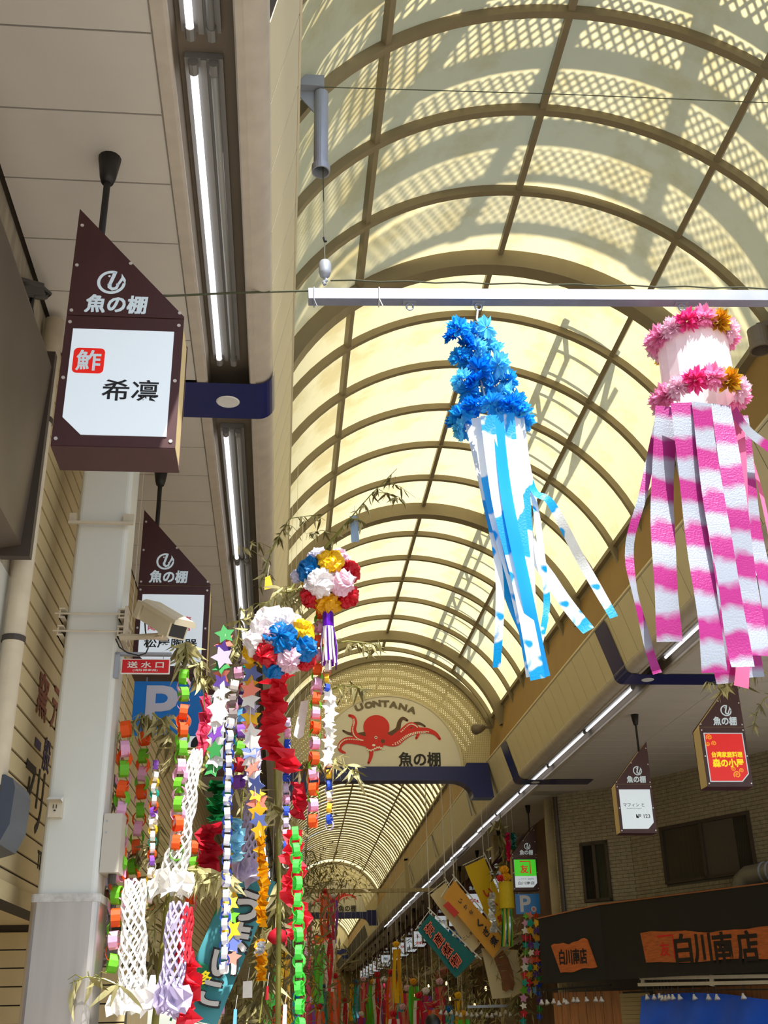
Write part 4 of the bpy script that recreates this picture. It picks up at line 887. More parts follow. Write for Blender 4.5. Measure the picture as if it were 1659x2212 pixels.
def bamboo(label, px, y, n, spread=28, L_=.115, dark=.3, twig=7, grp='bamboo branches tied with paper decorations'):
    ys = y if isinstance(y, (list, tuple)) else [y]*len(px)
    pts = [onY(a, b, q) for (a, b), q in zip(px, ys)]; root = thing('bamboo_branch', label, 'bamboo', pts[0], grp)
    k = len(pts); st = MB(); st.tube(pts, [.007-.005*i/(k-1) for i in range(k)], 6)
    sp = spread*7.0/2350*(sum(ys)/len(ys)/6.6); tips = []
    for i in range(twig):
        p = along(pts, sum((b-a).length for a, b in zip(pts, pts[1:]))/(twig+1))[min(i+1, twig)]; q = p+V((rnd.uniform(-1, 1)*sp*1.6, rnd.uniform(-.6, .6)*sp*1.5, rnd.uniform(-.9, .7)*sp)); m_ = (p+q)/2+V((0, 0, .02)); st.tube([p, m_, q], [.003, .002, .0012], 4); tips += [(p, m_), (m_, q)]
    tips += list(zip(pts, pts[1:]))*2; st.build('stem', m_stalk, root)
    for i in range(n):
        a, b = rnd.choice(tips); p = a+(b-a)*rnd.random()
        inst('leaf', leaf_mesh(m_leafd if rnd.random() < dark else m_leaf, rnd.randrange(5)), root, p, (rnd.gauss(0, .55), rnd.gauss(0, .6), rnd.uniform(0, 6.28)), L_*rnd.uniform(.7, 1.5))
    return root
culm = thing('bamboo_culm', 'tall yellow-green bamboo pole leaning out from the white pillar', 'bamboo', onY(330, 2250, 6.5))
cp = [onY(330, 2260, 6.5), onY(362, 1950, 6.6), onY(436, 1660, 6.7), onY(520, 1440, 6.8), onY(640, 1255, 6.9), onY(760, 1120, 7.0)]
MB().tube(cp, [.02, .018, .015, .012, .008, .004], 8).build('pole', m_stalk, culm, smooth=True)
culm2 = thing('bamboo_culm', 'thin bamboo pole behind the star garlands', 'bamboo', onY(590, 2250, 7.2))
MB().tube([onY(600, 2250, 7.2), onY(603, 1900, 7.2), onY(590, 1500, 7.2), onY(575, 1300, 7.2)], [.018, .015, .011, .006], 8).build('pole', m_stalk, culm2, smooth=True)
for lab, px, y, n, sp, kw in (
    ('thin dry bamboo tip spread across the yellow roof', [(650, 1240), (730, 1150), (800, 1070), (858, 1012)], 7.0, 150, 46, dict(dark=.6, L_=.075)),
    ('dry bamboo spray over the cream fascia beside the roof edge', [(560, 1270), (590, 1180), (625, 1120), (700, 1110)], 7.0, 90, 46, dict(dark=.5, L_=.075)),
    ('pale bamboo tuft between the two paper flower balls', [(560, 1310), (610, 1285), (650, 1270), (690, 1290)], 6.5, 150, 36, dict(dark=.05, L_=.09)),
    ('olive bamboo spray beside the lit tube lamp', [(500, 1430), (515, 1370), (520, 1310)], 6.9, 46, 30, dict(dark=.5, L_=.10)),
    ('bamboo tuft hanging below the sign behind the security camera', [(370, 1395), (400, 1405), (430, 1440), (445, 1490)], 6.4, 100, 28, dict(dark=.3)),
    ('bamboo spray crossing the blue parking plate', [(330, 1540), (370, 1580), (400, 1640), (430, 1700)], 6.45, 140, 32, dict(dark=.2)),
    ('bamboo tuft at the head of the orange and green chains', [(285, 1560), (310, 1550), (335, 1560)], 6.5, 50, 24, dict(dark=.4, L_=.10)),
    ('sparse bamboo twig above the octopus arch ring', [(700, 1395), (750, 1385), (800, 1390), (830, 1400)], 6.7, 30, 22, dict(dark=.4, L_=.09)),
    ('sparse bamboo twig over the octopus lettering', [(690, 1500), (740, 1480), (775, 1485), (800, 1500)], 6.7, 32, 24, dict(dark=.25, L_=.09)),
    ('bamboo spray in front of the navy beam', [(650, 1650), (700, 1640), (740, 1650), (770, 1675)], 6.6, 52, 28, dict(dark=.2, L_=.10)),
    ('bamboo spray beside the pale star garland foot', [(540, 1700), (580, 1730), (610, 1770), (640, 1790)], 6.7, 70, 30, dict(dark=.15)),
    ('sunlit bamboo fan beside the white paper nets', [(390, 1880), (430, 1880), (465, 1895), (480, 1920)], 6.4, 90, 24, dict(dark=.03, L_=.12)),
    ('bamboo foliage along the foot of the leaning pole', [(345, 1780), (335, 1880), (335, 1980), (330, 2090)], 6.7, 170, 34, dict(dark=.3)),
    ('few bamboo leaves crossing the steel column jacket', [(260, 2130), (225, 2115), (185, 2110), (150, 2125)], 6.0, 16, 16, dict(dark=.2, L_=.13)),
    ('bamboo foliage behind the teal banner', [(560, 2210), (575, 2080), (590, 1980), (600, 1900)], 8.2, 150, 46, dict(dark=.85, L_=.15)),
    ('bamboo foliage behind the blue and white chain', [(510, 1900), (520, 1780), (530, 1660), (520, 1560)], 7.4, 90, 34, dict(dark=.6)),
    ('bamboo tuft over the red hanging sign', [(1640, 1450), (1600, 1462), (1570, 1480), (1550, 1500)], 10.6, 60, 26, dict(dark=.5, L_=.11)),
    ('trailing bamboo sprig beside the red hanging sign', [(1690, 1490), (1650, 1510), (1635, 1540), (1625, 1580)], 10.6, 22, 24, dict(dark=.3, L_=.12))):
    bamboo(lab, px, y, n, sp, **kw)
# --- ring chains
chain('orange, green and pink ring chain hanging against the white pillar', [(272, 1575), (262, 1750), (252, 1950), (243, 2085)], 6.3, .041, .05, ['orange', 'green', 'pink'])
chain('orange and green ring chain hung second beside the white pillar', [(312, 1595), (303, 1750), (290, 1860), (280, 1955)], 6.75, .039, .046, ['orange', 'pink', 'green'])
chain('thin white and purple ring chain before the parking plate', [(336, 1652), (330, 1800), (324, 1960)], 6.4, .024, .026, ['purple', 'white', 'white', 'yellow', 'white', 'teal', 'white', 'orange'])
chain('green, pink and orange ring chain across the parking plate', [(397, 1462), (396, 1560), (388, 1700), (380, 1850)], 6.3, .038, .046, ['green', 'pink', 'green', 'pink', 'orange', 'orange', 'orange', 'green', 'green', 'green', 'pink', 'pink'])
chain('blue and white ring chain reaching down over the teal banner', [(497, 1562), (492, 1700), (489, 1900), (484, 2098)], 6.2, .026, .032, ['white', 'blue'])
chain('dark patterned and bright ring chain beside the white stars', [(527, 1425), (505, 1480), (500, 1560)], 6.6, .032, .05, ['grey', 'grey', 'pink', 'grey', 'white'])
chain('large purple, blue and white ring chain behind the star garland', [(535, 1440), (522, 1520), (518, 1620), (516, 1700)], 6.8, .038, .05, ['teal', 'green', 'white', 'red', 'violet', 'purple', 'sky', 'white', 'purple'])
chain('orange, green and pink ring chain below the upper flower ball', [(692, 1325), (684, 1480), (678, 1650), (676, 1790)], 6.5, .033, .046, ['orange', 'green', 'pink', 'pink', 'orange', 'green', 'pink', 'orange'])
chain('thin pale ring chain below the purple tassel', [(706, 1420), (706, 1520), (710, 1650), (712, 1790)], 6.6, .024, .028, ['blue', 'lav', 'white', 'salmon', 'yellow', 'white'])
chain('white and blue ring chain beside the crumpled red paper', [(622, 1560), (618, 1700), (618, 1800), (620, 1870)], 6.6, .024, .03, ['lav', 'white', 'pink', 'white', 'blue', 'white'])
chain('bright lime ring chain hanging lowest of all', [(638, 1800), (643, 1920), (646, 2080), (648, 2230)], 5.7, .029, .032, ['lime'])
chain('long dark newsprint ring chain behind the white pillar edge', [(232, 1810), (225, 1950), (214, 2060)], 6.9, .03, .04, ['grey', 'lav', 'grey', 'brown', 'yellow'])
chain('red and orange ring chain above the pink paper streamer', [(420, 1830), (418, 1900), (410, 1960)], 7.0, .035, .04, ['orange', 'rose', 'green'])
# --- star garlands
stars('star garland of white, gingham green and violet stars', [(487, 1370), (480, 1450), (468, 1560), (461, 1670)], 6.3, .066, .05, ['mint', 'salmon', 'violet', 'lav', 'mint', 'salmon', 'violet', 'white', 'white', 'white', 'white', 'white', 'purple', 'white', 'mint', 'white'])
stars('star garland of yellow, peach and blue stars below the lower flower ball', [(543, 1440), (540, 1560), (548, 1680), (562, 1808)], 6.3, .062, .05, ['yellow', 'peri', 'yellow', 'salmon', 'white', 'lav', 'yellow', 'salmon', 'white', 'white', 'peri', 'white', 'salmon', 'white', 'peri', 'yellow', 'salmon', 'yellow', 'peri', 'yellow', 'salmon'])
stars('white star garland in front of the octopus board', [(713, 1505), (712, 1580), (708, 1650)], 6.5, .045, .035, ['white'])
stars('short star garland beside the blue and white chain foot', [(497, 1950), (500, 2000), (506, 2070)], 6.3, .055, .07, ['yellow', 'green', 'yellow', 'peri', 'salmon'])
stars('gold and orange star garland beside the paper nets', [(505, 1840), (505, 1900), (500, 1940)], 7.0, .05, .08, ['yellow', 'orange', 'gold'])
# --- tissue flower balls
def flower_mesh(m):
    k = ('fl', m.name)
    if k not in MC:
        R3 = random.Random(5); rows = []; nu, nv = 30, 11
        for j in range(nv+1):
            th = math.pi*.92*j/nv; row = []
            for i in range(nu):
                ph = 2*math.pi*i/nu; q = 1+.16*math.sin(ph*8+j*1.9)*math.sin(th)+R3.uniform(-.1, .1); row.append(V((q*math.sin(th)*math.cos(ph), q*math.sin(th)*math.sin(ph), .8*q*math.cos(th)+.1*math.sin(ph*5+j))))
            rows.append(row+row[:1])
        MC[k] = MB().grid(rows).mesh('flower', m)
    return MC[k]
m_tis = {n: mat('tissue_'+n, c, .35, trans=.3, var=.08, scale=10) for n, c in dict(white=(248, 244, 246), pink=(244, 206, 224), blue=(0, 120, 196), yellow=(250, 206, 20), red=(214, 18, 40), lav=(222, 220, 240), gold=(240, 178, 10)).items()}
def pom(label, c, y, R_, fl, back):
    cc_ = onY(*c, y); s_ = (cc_-CAM).length/2350; root = thing('flower_ball', label, 'flower ball', cc_, 'tissue paper flower balls on the bamboo')
    for px, py, col, r in fl:
        p = onY(px, py, y); d2_ = (p-cc_).length; dep = math.sqrt(max(0, (R_*s_)**2-d2_**2)); p = p-V((0, dep*.8, 0)); n = (p-cc_).normalized()
        o = inst('flower', flower_mesh(m_tis[col]), root, p, n.to_track_quat('Z', 'Y').to_euler(), r*s_)
    for k in range(back):
        a = 6.28*k/back; n = V((.75*math.cos(a), .5, .75*math.sin(a))).normalized(); inst('flower', flower_mesh(m_tis[['red', 'white', 'blue', 'pink', 'yellow'][k % 5]]), root, cc_+n*R_*s_*.8, n.to_track_quat('Z', 'Y').to_euler(), 24*s_)
    MB().tube([cc_, cc_+V((0, 0, R_*s_*1.25))], .003, 5).build('thread', PC['white'], root)
    inst('core', flower_mesh(m_tis['white']), root, cc_, (0, 0, 0), R_*s_*.72)
    return root
pom('upper paper flower ball in yellow, blue, red and white', (708, 1252), 6.4, 50, [(667, 1238, 'blue', 27), (712, 1225, 'yellow', 28), (757, 1234, 'red', 24), (690, 1272, 'white', 30), (738, 1270, 'pink', 28), (672, 1292, 'red', 24), (707, 1304, 'gold', 29), (752, 1289, 'red', 25), (687, 1203, 'lav', 22), (733, 1204, 'pink', 22), (640, 1245, 'lav', 14)], 8)
pom('lower paper flower ball mostly white with blue and red flowers', (608, 1395), 6.2, 58, [(580, 1350, 'white', 36), (612, 1348, 'white', 30), (556, 1392, 'white', 32), (590, 1392, 'pink', 26), (605, 1395, 'blue', 33), (657, 1408, 'blue', 29), (652, 1370, 'yellow', 27), (578, 1422, 'red', 28), (542, 1410, 'yellow', 20), (622, 1432, 'pink', 26), (662, 1426, 'red', 22), (590, 1448, 'blue', 23), (638, 1345, 'white', 20)], 7)
def tassel(label, px0_, px1_, y, n, w_, mats):
    a, b = onY(*px0_, y), onY(*px1_, y); root = thing('strip_tassel', label, 'tassel', a)
    MB().tube([a+V((0, 0, .03)), a-(a-b)*.3], w_*.5, 10).build('head', mats[0], root)
    for i in range(n):
        t = 2*math.pi*i/n; o_ = V((math.cos(t), math.sin(t), 0))*w_*.5; q = b+o_*1.4+V((0, 0, rnd.uniform(0, .05))); p = a-(a-b)*.25+o_; m_ = (p+q)/2+V((rnd.uniform(-.015, .015), rnd.uniform(-.015, .015), 0)); sdw = V((-math.sin(t), math.cos(t), 0))*.008
        MB().strip([p+sdw, m_+sdw, q+sdw], [p-sdw, m_-sdw, q-sdw]).build('strip', mats[i % len(mats)], root)
    return root
tassel('purple and white strip tassel under the upper flower ball', (708, 1325), (712, 1445), 6.4, 22, .07, [mat('foil_purple', (110, 20, 190), .25, .4, trans=.2), PC['white'], mat('foil_plum', (90, 16, 110), .3, .3, trans=.2), PC['white']])
# --- crumpled streamers, nets, foil
def crumple(label, px, y, wd, m, n=26, cat='streamer', name='crumpled_streamer', amp=.05):
    pts = [onY(a, b, y) for a, b in px]; L_ = sum((b-a).length for a, b in zip(pts, pts[1:])); root = thing(name, label, cat, pts[0])
    q = along(pts, L_/n*.999)
    for layer in range(3):
        A = []; B = []
        for i, p in enumerate(q):
            a = layer*1.0+i*.55+rnd.uniform(-.35, .35); sd_ = V((math.cos(a), .6*math.sin(a), rnd.uniform(-.15, .15)))*wd*.5*rnd.uniform(.75, 1.05); off = V((rnd.uniform(-1, 1), rnd.uniform(-1, 1), rnd.uniform(-.6, .6)))*amp*.6; A.append(p+off+sd_); B.append(p+off-sd_)
        MB().strip(A, B).build('strip', m, root)
    if y > 20: hang(root, pts[0], .002)
    return root
m_rpap = mat('crepe_red', (230, 40, 60), .6, trans=.4); m_rdk = mat('crepe_crimson', (196, 14, 44), .6, trans=.35); m_gfo = mat('gold_film', (226, 160, 10), .15, .6, trans=.2); m_gfg = mat('green_film', (16, 120, 60), .2, .5, trans=.15); m_sfo = mat('silver_film', (210, 212, 216), .2, .5, trans=.2); m_bfi = mat('clear_blue_film', (150, 214, 240), .2, .1, trans=.4)
crumple('crumpled red crepe streamer below the lower flower ball', [(600, 1455), (590, 1540), (585, 1600), (625, 1660)], 6.5, .17, m_rpap, 20, amp=.08)
crumple('red crepe tail beside the navy beam', [(640, 1690), (650, 1740), (640, 1765)], 6.6, .09, m_rdk, 7, amp=.04)
crumple('long red crepe streamer beside the lime chain', [(628, 1795), (640, 1870), (625, 1920), (650, 1980), (640, 2030)], 6.1, .11, m_rpap, 18, amp=.06)
crumple('dark red crepe streamer behind the paper nets', [(455, 1780), (450, 1840), (442, 1900)], 7.0, .15, m_rdk, 12, amp=.06)
crumple('dusty pink crepe strip over the hidden brush sign', [(446, 1500), (440, 1580), (425, 1650)], 6.9, .08, PC['rose'], 10, amp=.03)
crumple('bright red crepe tail at the foot of the paper nets', [(405, 2040), (412, 2110), (405, 2170), (395, 2240)], 6.4, .12, m_rpap, 14, amp=.06)
crumple('green foil tinsel below the white star garland', [(468, 1690), (472, 1730), (468, 1775)], 6.6, .12, m_gfg, 14, amp=.05)
crumple('gold foil twist below the star garland', [(560, 1800), (565, 1870), (570, 1900), (565, 1960), (567, 2000)], 6.5, .06, m_gfo, 22, amp=.03)
crumple('gold and silver foil twist over the teal banner edge', [(562, 2030), (563, 2070), (566, 2120)], 6.5, .055, m_gfo, 12, amp=.03)
crumple('silver foil bud between two gold twists', [(562, 2035), (562, 2062)], 6.4, .05, m_sfo, 8, amp=.025)
crumple('pale blue film twist beside the blue and white chain', [(510, 1770), (512, 1820), (506, 1860)], 6.6, .08, m_bfi, 14, amp=.05)
crumple('clear blue film twist low by the paper nets', [(326, 2140), (328, 2175)], 6.4, .04, m_bfi, 6, amp=.02)
def net(label, top, bot, y, r0_, r1_, m, skirt=True, rows=None):
    a, b = onY(*top, y), onY(*bot, y); root = thing('paper_net', label, 'paper net', a, 'cut paper nets on the bamboo'); d = b-a; L_ = d.length; rows = rows or int(L_/.035); n = 9; mb = MB()
    def P(i, j):
        t = i/rows; r = r0_+(r1_-r0_)*t+.008*math.sin(i*.9+j); an = 2*math.pi*(j+.5*(i % 2))/n; return a+d*t+V((r*math.cos(an), r*math.sin(an), rnd.uniform(-.005, .005)))
    G = [[P(i, j) for j in range(n)] for i in range(rows+1)]
    for i in range(rows):
        for j in range(n):
            for jj in ((j, (j+1) % n) if i % 2 else ((j-1) % n, j)): mb.bar(G[i][j], G[i+1][jj], .011, .001, 0, (0, 1, 0))
    mb.build('net', m, root)
    if 'cable box' in label: hang(root, a)
    if skirt:
        R4 = random.Random(len(label)); 
        for k in range(9):
            an = 6.28*k/9; c = b+V((r1_*1.1*math.cos(an), r1_*1.1*math.sin(an), R4.uniform(-.03, .02))); e = V((math.cos(an+1), math.sin(an+1), R4.uniform(-.6, .6))).normalized()*.06; f_ = V((R4.uniform(-.3, .3), R4.uniform(-.3, .3), -1)).normalized()*.055
            MB().grid([[c-e-f_, c-f_+e*.1+V((0, -.03, 0)), c+e-f_], [c-e*1.2, c+V((0, .03, 0)), c+e*1.2], [c-e+f_, c+f_+V((0, -.02, .01)), c+e*.8+f_]]).build('skirt', m, root)
    return root
net('long white cut paper net beside the orange chain foot', (290, 1900), (285, 2165), 6.3, .055, .075, PC['white'])
net('white cut paper net slanting above the bamboo fan', (425, 1620), (372, 1905), 6.35, .03, .07, PC['white'])
net('lower white cut paper net with crumpled skirt', (385, 1950), (368, 2160), 6.3, .05, .06, PC['lav'])
net('pale cut paper net below the hidden ring chain', (550, 1620), (540, 1880), 6.9, .03, .06, PC['lav'])
net('grey cut paper net beside the beige cable box', (250, 1760), (215, 2050), 7.1, .05, .06, PC['grey'], True)
net('red cut paper net above the red crepe tail', (402, 1960), (398, 2080), 6.3, .03, .035, PC['red'], False)
# --- wish cards
def card(label, px, y, m, th=.002, name='wish_card'):
    pts = [onY(a, b, y) for a, b in px]; root = thing(name, label, 'paper card', pts[0], 'paper wish cards on the bamboo')
    MB().prism(pts, V((0, th, 0))).build('card', m, root); t = (pts[0]+pts[1])/2; MB().tube([t, t+V((.01, 0, .08))], .0015, 4).build('thread', PC['white'], root); return root
card('pale blue wish card hanging from the dry bamboo tip', [(755, 1115), (773, 1114), (776, 1170), (759, 1171)], 7.0, mat('card_blue', (150, 178, 206), .6))
card('yellow wish card before the lamp trough', [(573, 1247), (583, 1243), (590, 1270), (571, 1274)], 6.7, PC['yellow'])
card('white wish card pointing down in front of the octopus ring', [(650, 1515), (667, 1512), (655, 1590), (645, 1597), (634, 1588)], 6.7, PC['white'])
card('white picture card low behind the gold foil', [(525, 2120), (545, 2118), (545, 2155), (524, 2156)], 7.6, PC['white'])
for i, (a, b, c_, d_, m) in enumerate(((478, 2155, 486, 2190, 'pink'), (505, 2180, 512, 2215, 'sky'), (600, 2140, 606, 2172, 'pink'), (612, 2170, 620, 2215, 'white'), (575, 2130, 580, 2160, 'red'))): card(['pink strip card low by the teal banner', 'pale blue strip card at the lower edge', 'pink strip card beside the lime chain', 'white strip card under the red crepe', 'red strip card by the gold twist'][i], [(a, b), (c_, b), (c_-1, d_), (a-2, d_)], 7.6, PC[m])
fish = thing('paper_fish', 'red cloth goldfish hanging low behind the lime chain', 'ornament', onY(600, 2025, 8.0))
MB().tube([onY(578, 2028, 8), onY(585, 2026, 8), onY(598, 2022, 8), onY(610, 2024, 8), onY(616, 2032, 8)], [.01, .04, .06, .045, .015], 10).build('body', m_rdk, fish, smooth=True); MB().prism([onY(612, 2028, 8), onY(622, 2016, 8), onY(620, 2032, 8), onY(618, 2046, 8)], (0, .01, 0)).build('tail_fin', m_rdk, fish); MB().prism([onY(595, 2016, 8), onY(604, 2006, 8), onY(608, 2016, 8)], (0, .01, 0)).build('back_fin', m_rdk, fish)
# --- streamers on the pole
def spiky_mesh(m, n=90, seed=3, flat=.75):
    k = ('sp', m.name, n, seed)
    if k not in MC:
        R5 = random.Random(seed); mb = MB()
        for i in range(n):
            z = R5.uniform(-.35, 1); a = R5.uniform(0, 6.28); d = V((math.sqrt(max(0, 1-z*z))*math.cos(a), math.sqrt(max(0, 1-z*z))*math.sin(a), z*flat)); sd_ = d.cross(V((R5.uniform(-1, 1), R5.uniform(-1, 1), R5.uniform(-1, 1)))).normalized()*.15; q = R5.uniform(.8, 1.12)
            mb.poly([d*.12-sd_*.3, d*q*.72-sd_, d*q, d*q*.72+sd_, d*.12+sd_*.3])
        MC[k] = mb.mesh('flower', m)
    return MC[k]
def ribbon(root, px, y, wpx, m, name='ribbon', tw=0.0):
    pts = []
    P = [onY(a, b, y+dy) for a, b, dy in [(q+(0,))[:3] if len(q) == 2 else q for q in px]]
    for i in range(len(P)-1):
        p0, p1, p2, p3 = P[max(i-1, 0)], P[i], P[i+1], P[min(i+2, len(P)-1)]
        for s_ in range(8):
            t = s_/8; pts.append(.5*((2*p1)+(p2-p0)*t+(2*p0-5*p1+4*p2-p3)*t*t+(3*p1-p0-3*p2+p3)*t*t*t))
    pts.append(P[-1]); w_ = wpx*(P[0]-CAM).length/2350/2; A = []; B = []; ph = rnd.uniform(0, 6)
    for i, p in enumerate(pts):
        t = pts[min(i+1, len(pts)-1)]-pts[max(i-1, 0)]; sd_ = t.cross(Y).normalized(); a = tw*math.sin(i*.22+ph)+.12*math.sin(i*.5+ph); off = Y*(.012*math.sin(i*.35+ph)); sd2 = sd_*math.cos(a)+Y*math.sin(a); A.append(p+off-sd2*w_); B.append(p+off+sd2*w_)
    return MB().strip(A, B, 0, rnd.uniform(0, .6)).build(name, m, root, smooth=True)
m_rblue = stripes('ribbon_blue_glare', (10, 165, 242), (248, 252, 253), .8, .0, .4, .4, .1, .9, mid=.32)  # blue and silver-white stripes; the white share also paints blown-out sun highlights
m_rcy = mat('ribbon_cyan', (20, 165, 240), .3, .0, trans=.4)
m_rpink = stripes('ribbon_pink', (164, 34, 120), (160, 168, 182), .27, .2, .4, .2, .25, .12)
m_rback = mat('ribbon_rose', (238, 110, 160), .5, trans=.35)
bs = thing('blue_streamer', 'blue foil flower streamer with long blue ribbons striped with painted white highlights', 'streamer', onY(1032, 690, YP))
SC_ = 6.505
for i, (x, y_, r) in enumerate(((200, 330, 150), (590, 310, 130), (110, 430, 110), (410, 400, 130), (560, 480, 130), (660, 620, 140), (215, 720, 130), (450, 620, 140), (300, 560, 140), (760, 830, 150), (560, 800, 150), (600, 960, 150), (880, 1040, 130), (240, 1040, 130), (440, 1080, 150), (330, 1200, 140), (700, 1130, 150), (840, 1270, 160), (1000, 1370, 140), (600, 1310, 150), (420, 1400, 140), (230, 1560, 140), (230, 1740, 120), (1060, 1530, 120), (880, 1400, 130), (700, 1420, 130), (480, 900, 150), (360, 820, 140))):
    p = onY(960+x/SC_, 660+y_/SC_, YP-rnd.uniform(-.04, .1)); o = inst('flower', spiky_mesh((m_foilb, m_foilc, m_foild)[i % 3 if x < 500 else (1 if i % 2 else 0)], 110, i % 3), bs, p, (math.radians(70)+rnd.uniform(-.5, .5), rnd.uniform(-.6, .6), rnd.uniform(0, 6)), r/SC_*6.7/2350*1.4)
rc = onY(1060, 903, YP)
for k in range(11): an = 6.28*k/11; inst('flower', spiky_mesh(m_foild if k % 2 else m_foilb, 110, k % 3), bs, rc+V((.185*math.cos(an), .185*math.sin(an)+.02, 0)), (rnd.uniform(-.4, .4), rnd.uniform(-.4, .4), 0), .085)
MB().tube([onY(1032, 668, YP), onY(1030, 690, YP), onY(1036, 700, YP), onY(1025, 770, YP), rc], .006, 6).build('hanging_cord', PC['white'], bs)
for px, w_, m, tw in (([(1010, 904, .05), (1045, 1060, 0), (1078, 1250, -.05), (1074, 1440, 0)], 17, m_rblue, .5), ([(1030, 904, -.1), (1062, 1080, -.1), (1110, 1260, -.05), (1150, 1462, 0)], 26, m_rblue, .15), ([(1052, 899, -.16), (1078, 1080, -.16), (1120, 1260, -.1), (1163, 1466, -.05)], 30, m_rblue, .1), ([(1075, 896, -.16), (1098, 1090, -.16), (1140, 1300, -.1), (1176, 1462, 0)], 26, m_rcy, .2), ([(1095, 894, -.14), (1118, 1090, -.14), (1133, 1250, -.1), (1146, 1400, 0)], 30, m_rblue, .1), ([(1112, 896, -.1), (1130, 1060, -.1), (1140, 1200, -.1), (1145, 1330, 0)], 26, m_rblue, .15), ([(1122, 904, 0), (1150, 1050, 0), (1190, 1090, 0), (1255, 1205, .1), (1325, 1335, .1)], 20, m_rblue, .5), ([(1125, 909, .05), (1150, 1060, .05), (1165, 1160, 0), (1182, 1290, 0), (1166, 1390, 0)], 13, m_rblue, .6), ([(1100, 904, .1), (1140, 1160, .1), (1195, 1260, .05), (1272, 1362, 0)], 26, m_rblue, .25), ([(1022, 904, .1), (1062, 1130, .1), (1100, 1290, .1), (1128, 1372, .1)], 17, m_rcy, .4), ([(1042, 904, .15), (1080, 1130, .12), (1125, 1310, .1), (1165, 1440, .1)], 24, m_rcy, .2), ([(1085, 904, .15), (1110, 1130, .12), (1138, 1310, .1), (1150, 1450, .1)], 26, m_rcy, .2), ([(1060, 904, -.05), (1085, 1120, -.08), (1128, 1300, -.05), (1160, 1380, 0)], 22, m_rcy, .2)):
    ribbon(bs, px, YP, w_, m, tw=tw)
ps = thing('pink_streamer', 'pink flower drum streamer with silver and magenta striped ribbons', 'streamer', onY(1472, 690, YP))
top = onY(1495, 735, YP); low = onY(1512, 862, YP); n = 18
for cx_, ra, zz in ((top, .215, 0), (low, .225, 0)):
    for k in range(14):
        an = 6.28*k/14+.2; m = (m_foilp, m_foilw, m_foilpp, m_foilp, m_foilg, m_foilw, m_foilp)[k % 7]; p = cx_+V((ra*math.cos(an), ra*math.sin(an), .015*math.sin(an*3))); d = V((math.cos(an), math.sin(an), -.3)); inst('flower', spiky_mesh(m, 110, k % 3, .9), ps, p, d.to_track_quat('Z', 'Y').to_euler(), .088 if m is not m_foilg else .092)
rows = [[c_+V((.21*math.cos(2*math.pi*i/n), .21*math.sin(2*math.pi*i/n), 0)) for i in range(n+1)] for c_ in (top, top+(low-top)*.33, top+(low-top)*.66, low)]
MB().grid(rows).build('drum', mat('drum_paper', (250, 236, 240), .6, trans=.35, var=.05, scale=18), ps)
MB().tube([onY(1473, 672, YP), onY(1480, 705, YP), top], .004, 6).build('hanging_cord', PC['white'], ps)
for px, w_, m, tw in (([(1440, 880, -.1), (1432, 1080, -.1), (1436, 1250, -.1), (1448, 1385, -.1)], 48, m_rpink, .08), ([(1472, 872, -.2), (1500, 1100, -.2), (1525, 1300, -.2), (1545, 1452, -.2)], 47, m_rpink, .06), ([(1516, 868, -.23), (1545, 1100, -.23), (1580, 1300, -.23), (1606, 1440, -.23)], 44, m_rpink, .06), ([(1558, 872, -.2), (1590, 1100, -.2), (1618, 1290, -.2), (1642, 1418, -.2)], 44, m_rpink, .08), ([(1582, 888, -.1), (1625, 935, -.05), (1665, 975, 0), (1720, 1040, 0)], 24, m_rpink, .2), ([(1422, 905, 0), (1390, 1060, 0), (1362, 1170, 0), (1368, 1270, 0), (1395, 1370, 0), (1420, 1455, 0)], 17, m_rpink, .5), ([(1588, 895, 0), (1600, 1080, .05), (1612, 1280, .1), (1600, 1485, .15)], 30, m_rback, .15), ([(1460, 890, .1), (1500, 1100, .15), (1540, 1300, .15), (1572, 1475, .2)], 40, m_rpink, .1), ([(1530, 890, .2), (1560, 1100, .2), (1600, 1300, .2), (1628, 1462, .2)], 42, m_rpink, .1), ([(1600, 930, .1), (1640, 1040, .1), (1662, 1160, .1)], 9, m_rback, .3), ([(1598, 900, .1), (1625, 1100, .1), (1650, 1250, .1), (1668, 1400, .1)], 30, m_rpink, .2)):
    ribbon(ps, px, YP, w_, m, tw=tw)
# ---------------------------------------------------------------- banners and decorations on the brick building side
def banner(label, corners, y, m, texts, pole=True, green=False):
    P = [onY(a, b, y) for a, b in corners]; root = thing('shop_banner', label, 'banner', P[0], 'cloth shop banners on slanting poles')
    rows = []
    for i in range(9):
        t = i/8; a = P[0]+(P[3]-P[0])*t; b = P[1]+(P[2]-P[1])*t; rows.append([a+(b-a)*(j/5)+Y*(.03*math.sin(i*1.1+j*.8)) for j in range(6)])
    MB().grid(rows).build('cloth', m, root, smooth=True)
    if y > 20: hang(root, P[1], .008, 1.0, 'hanger_rod')
    ax_ = (P[3]-P[0]).normalized(); ac = (P[1]-P[0]).normalized(); L_ = (P[3]-P[0]).length; W_ = (P[1]-P[0]).length
    for s_, u, v, h_, wd, mm, bd in texts: MB().text(s_, P[0]+ac*W_*u+ax_*L_*v-Y*.06, ac, -ax_, h_*W_, 0, bd, wd*W_ if wd else None).build('lettering', mm, root)
    if pole:
        MB().tube([P[0]-ac*.03-ax_*.04, P[1]+ac*.05-ax_*.04], .008, 6).tube([P[1]+ac*.05-ax_*.1, P[2]+ac*.05+ax_*.1], .012, 6).build('pole', m_white, root)
        for t in (.02, .25, .5, .75, .98): q = P[1]+(P[2]-P[1])*t; MB().bar(q-ac*.01, q+ac*.06, .03, .004, 0, (0, 1, 0)).build('loop', m_white, root)
    return root
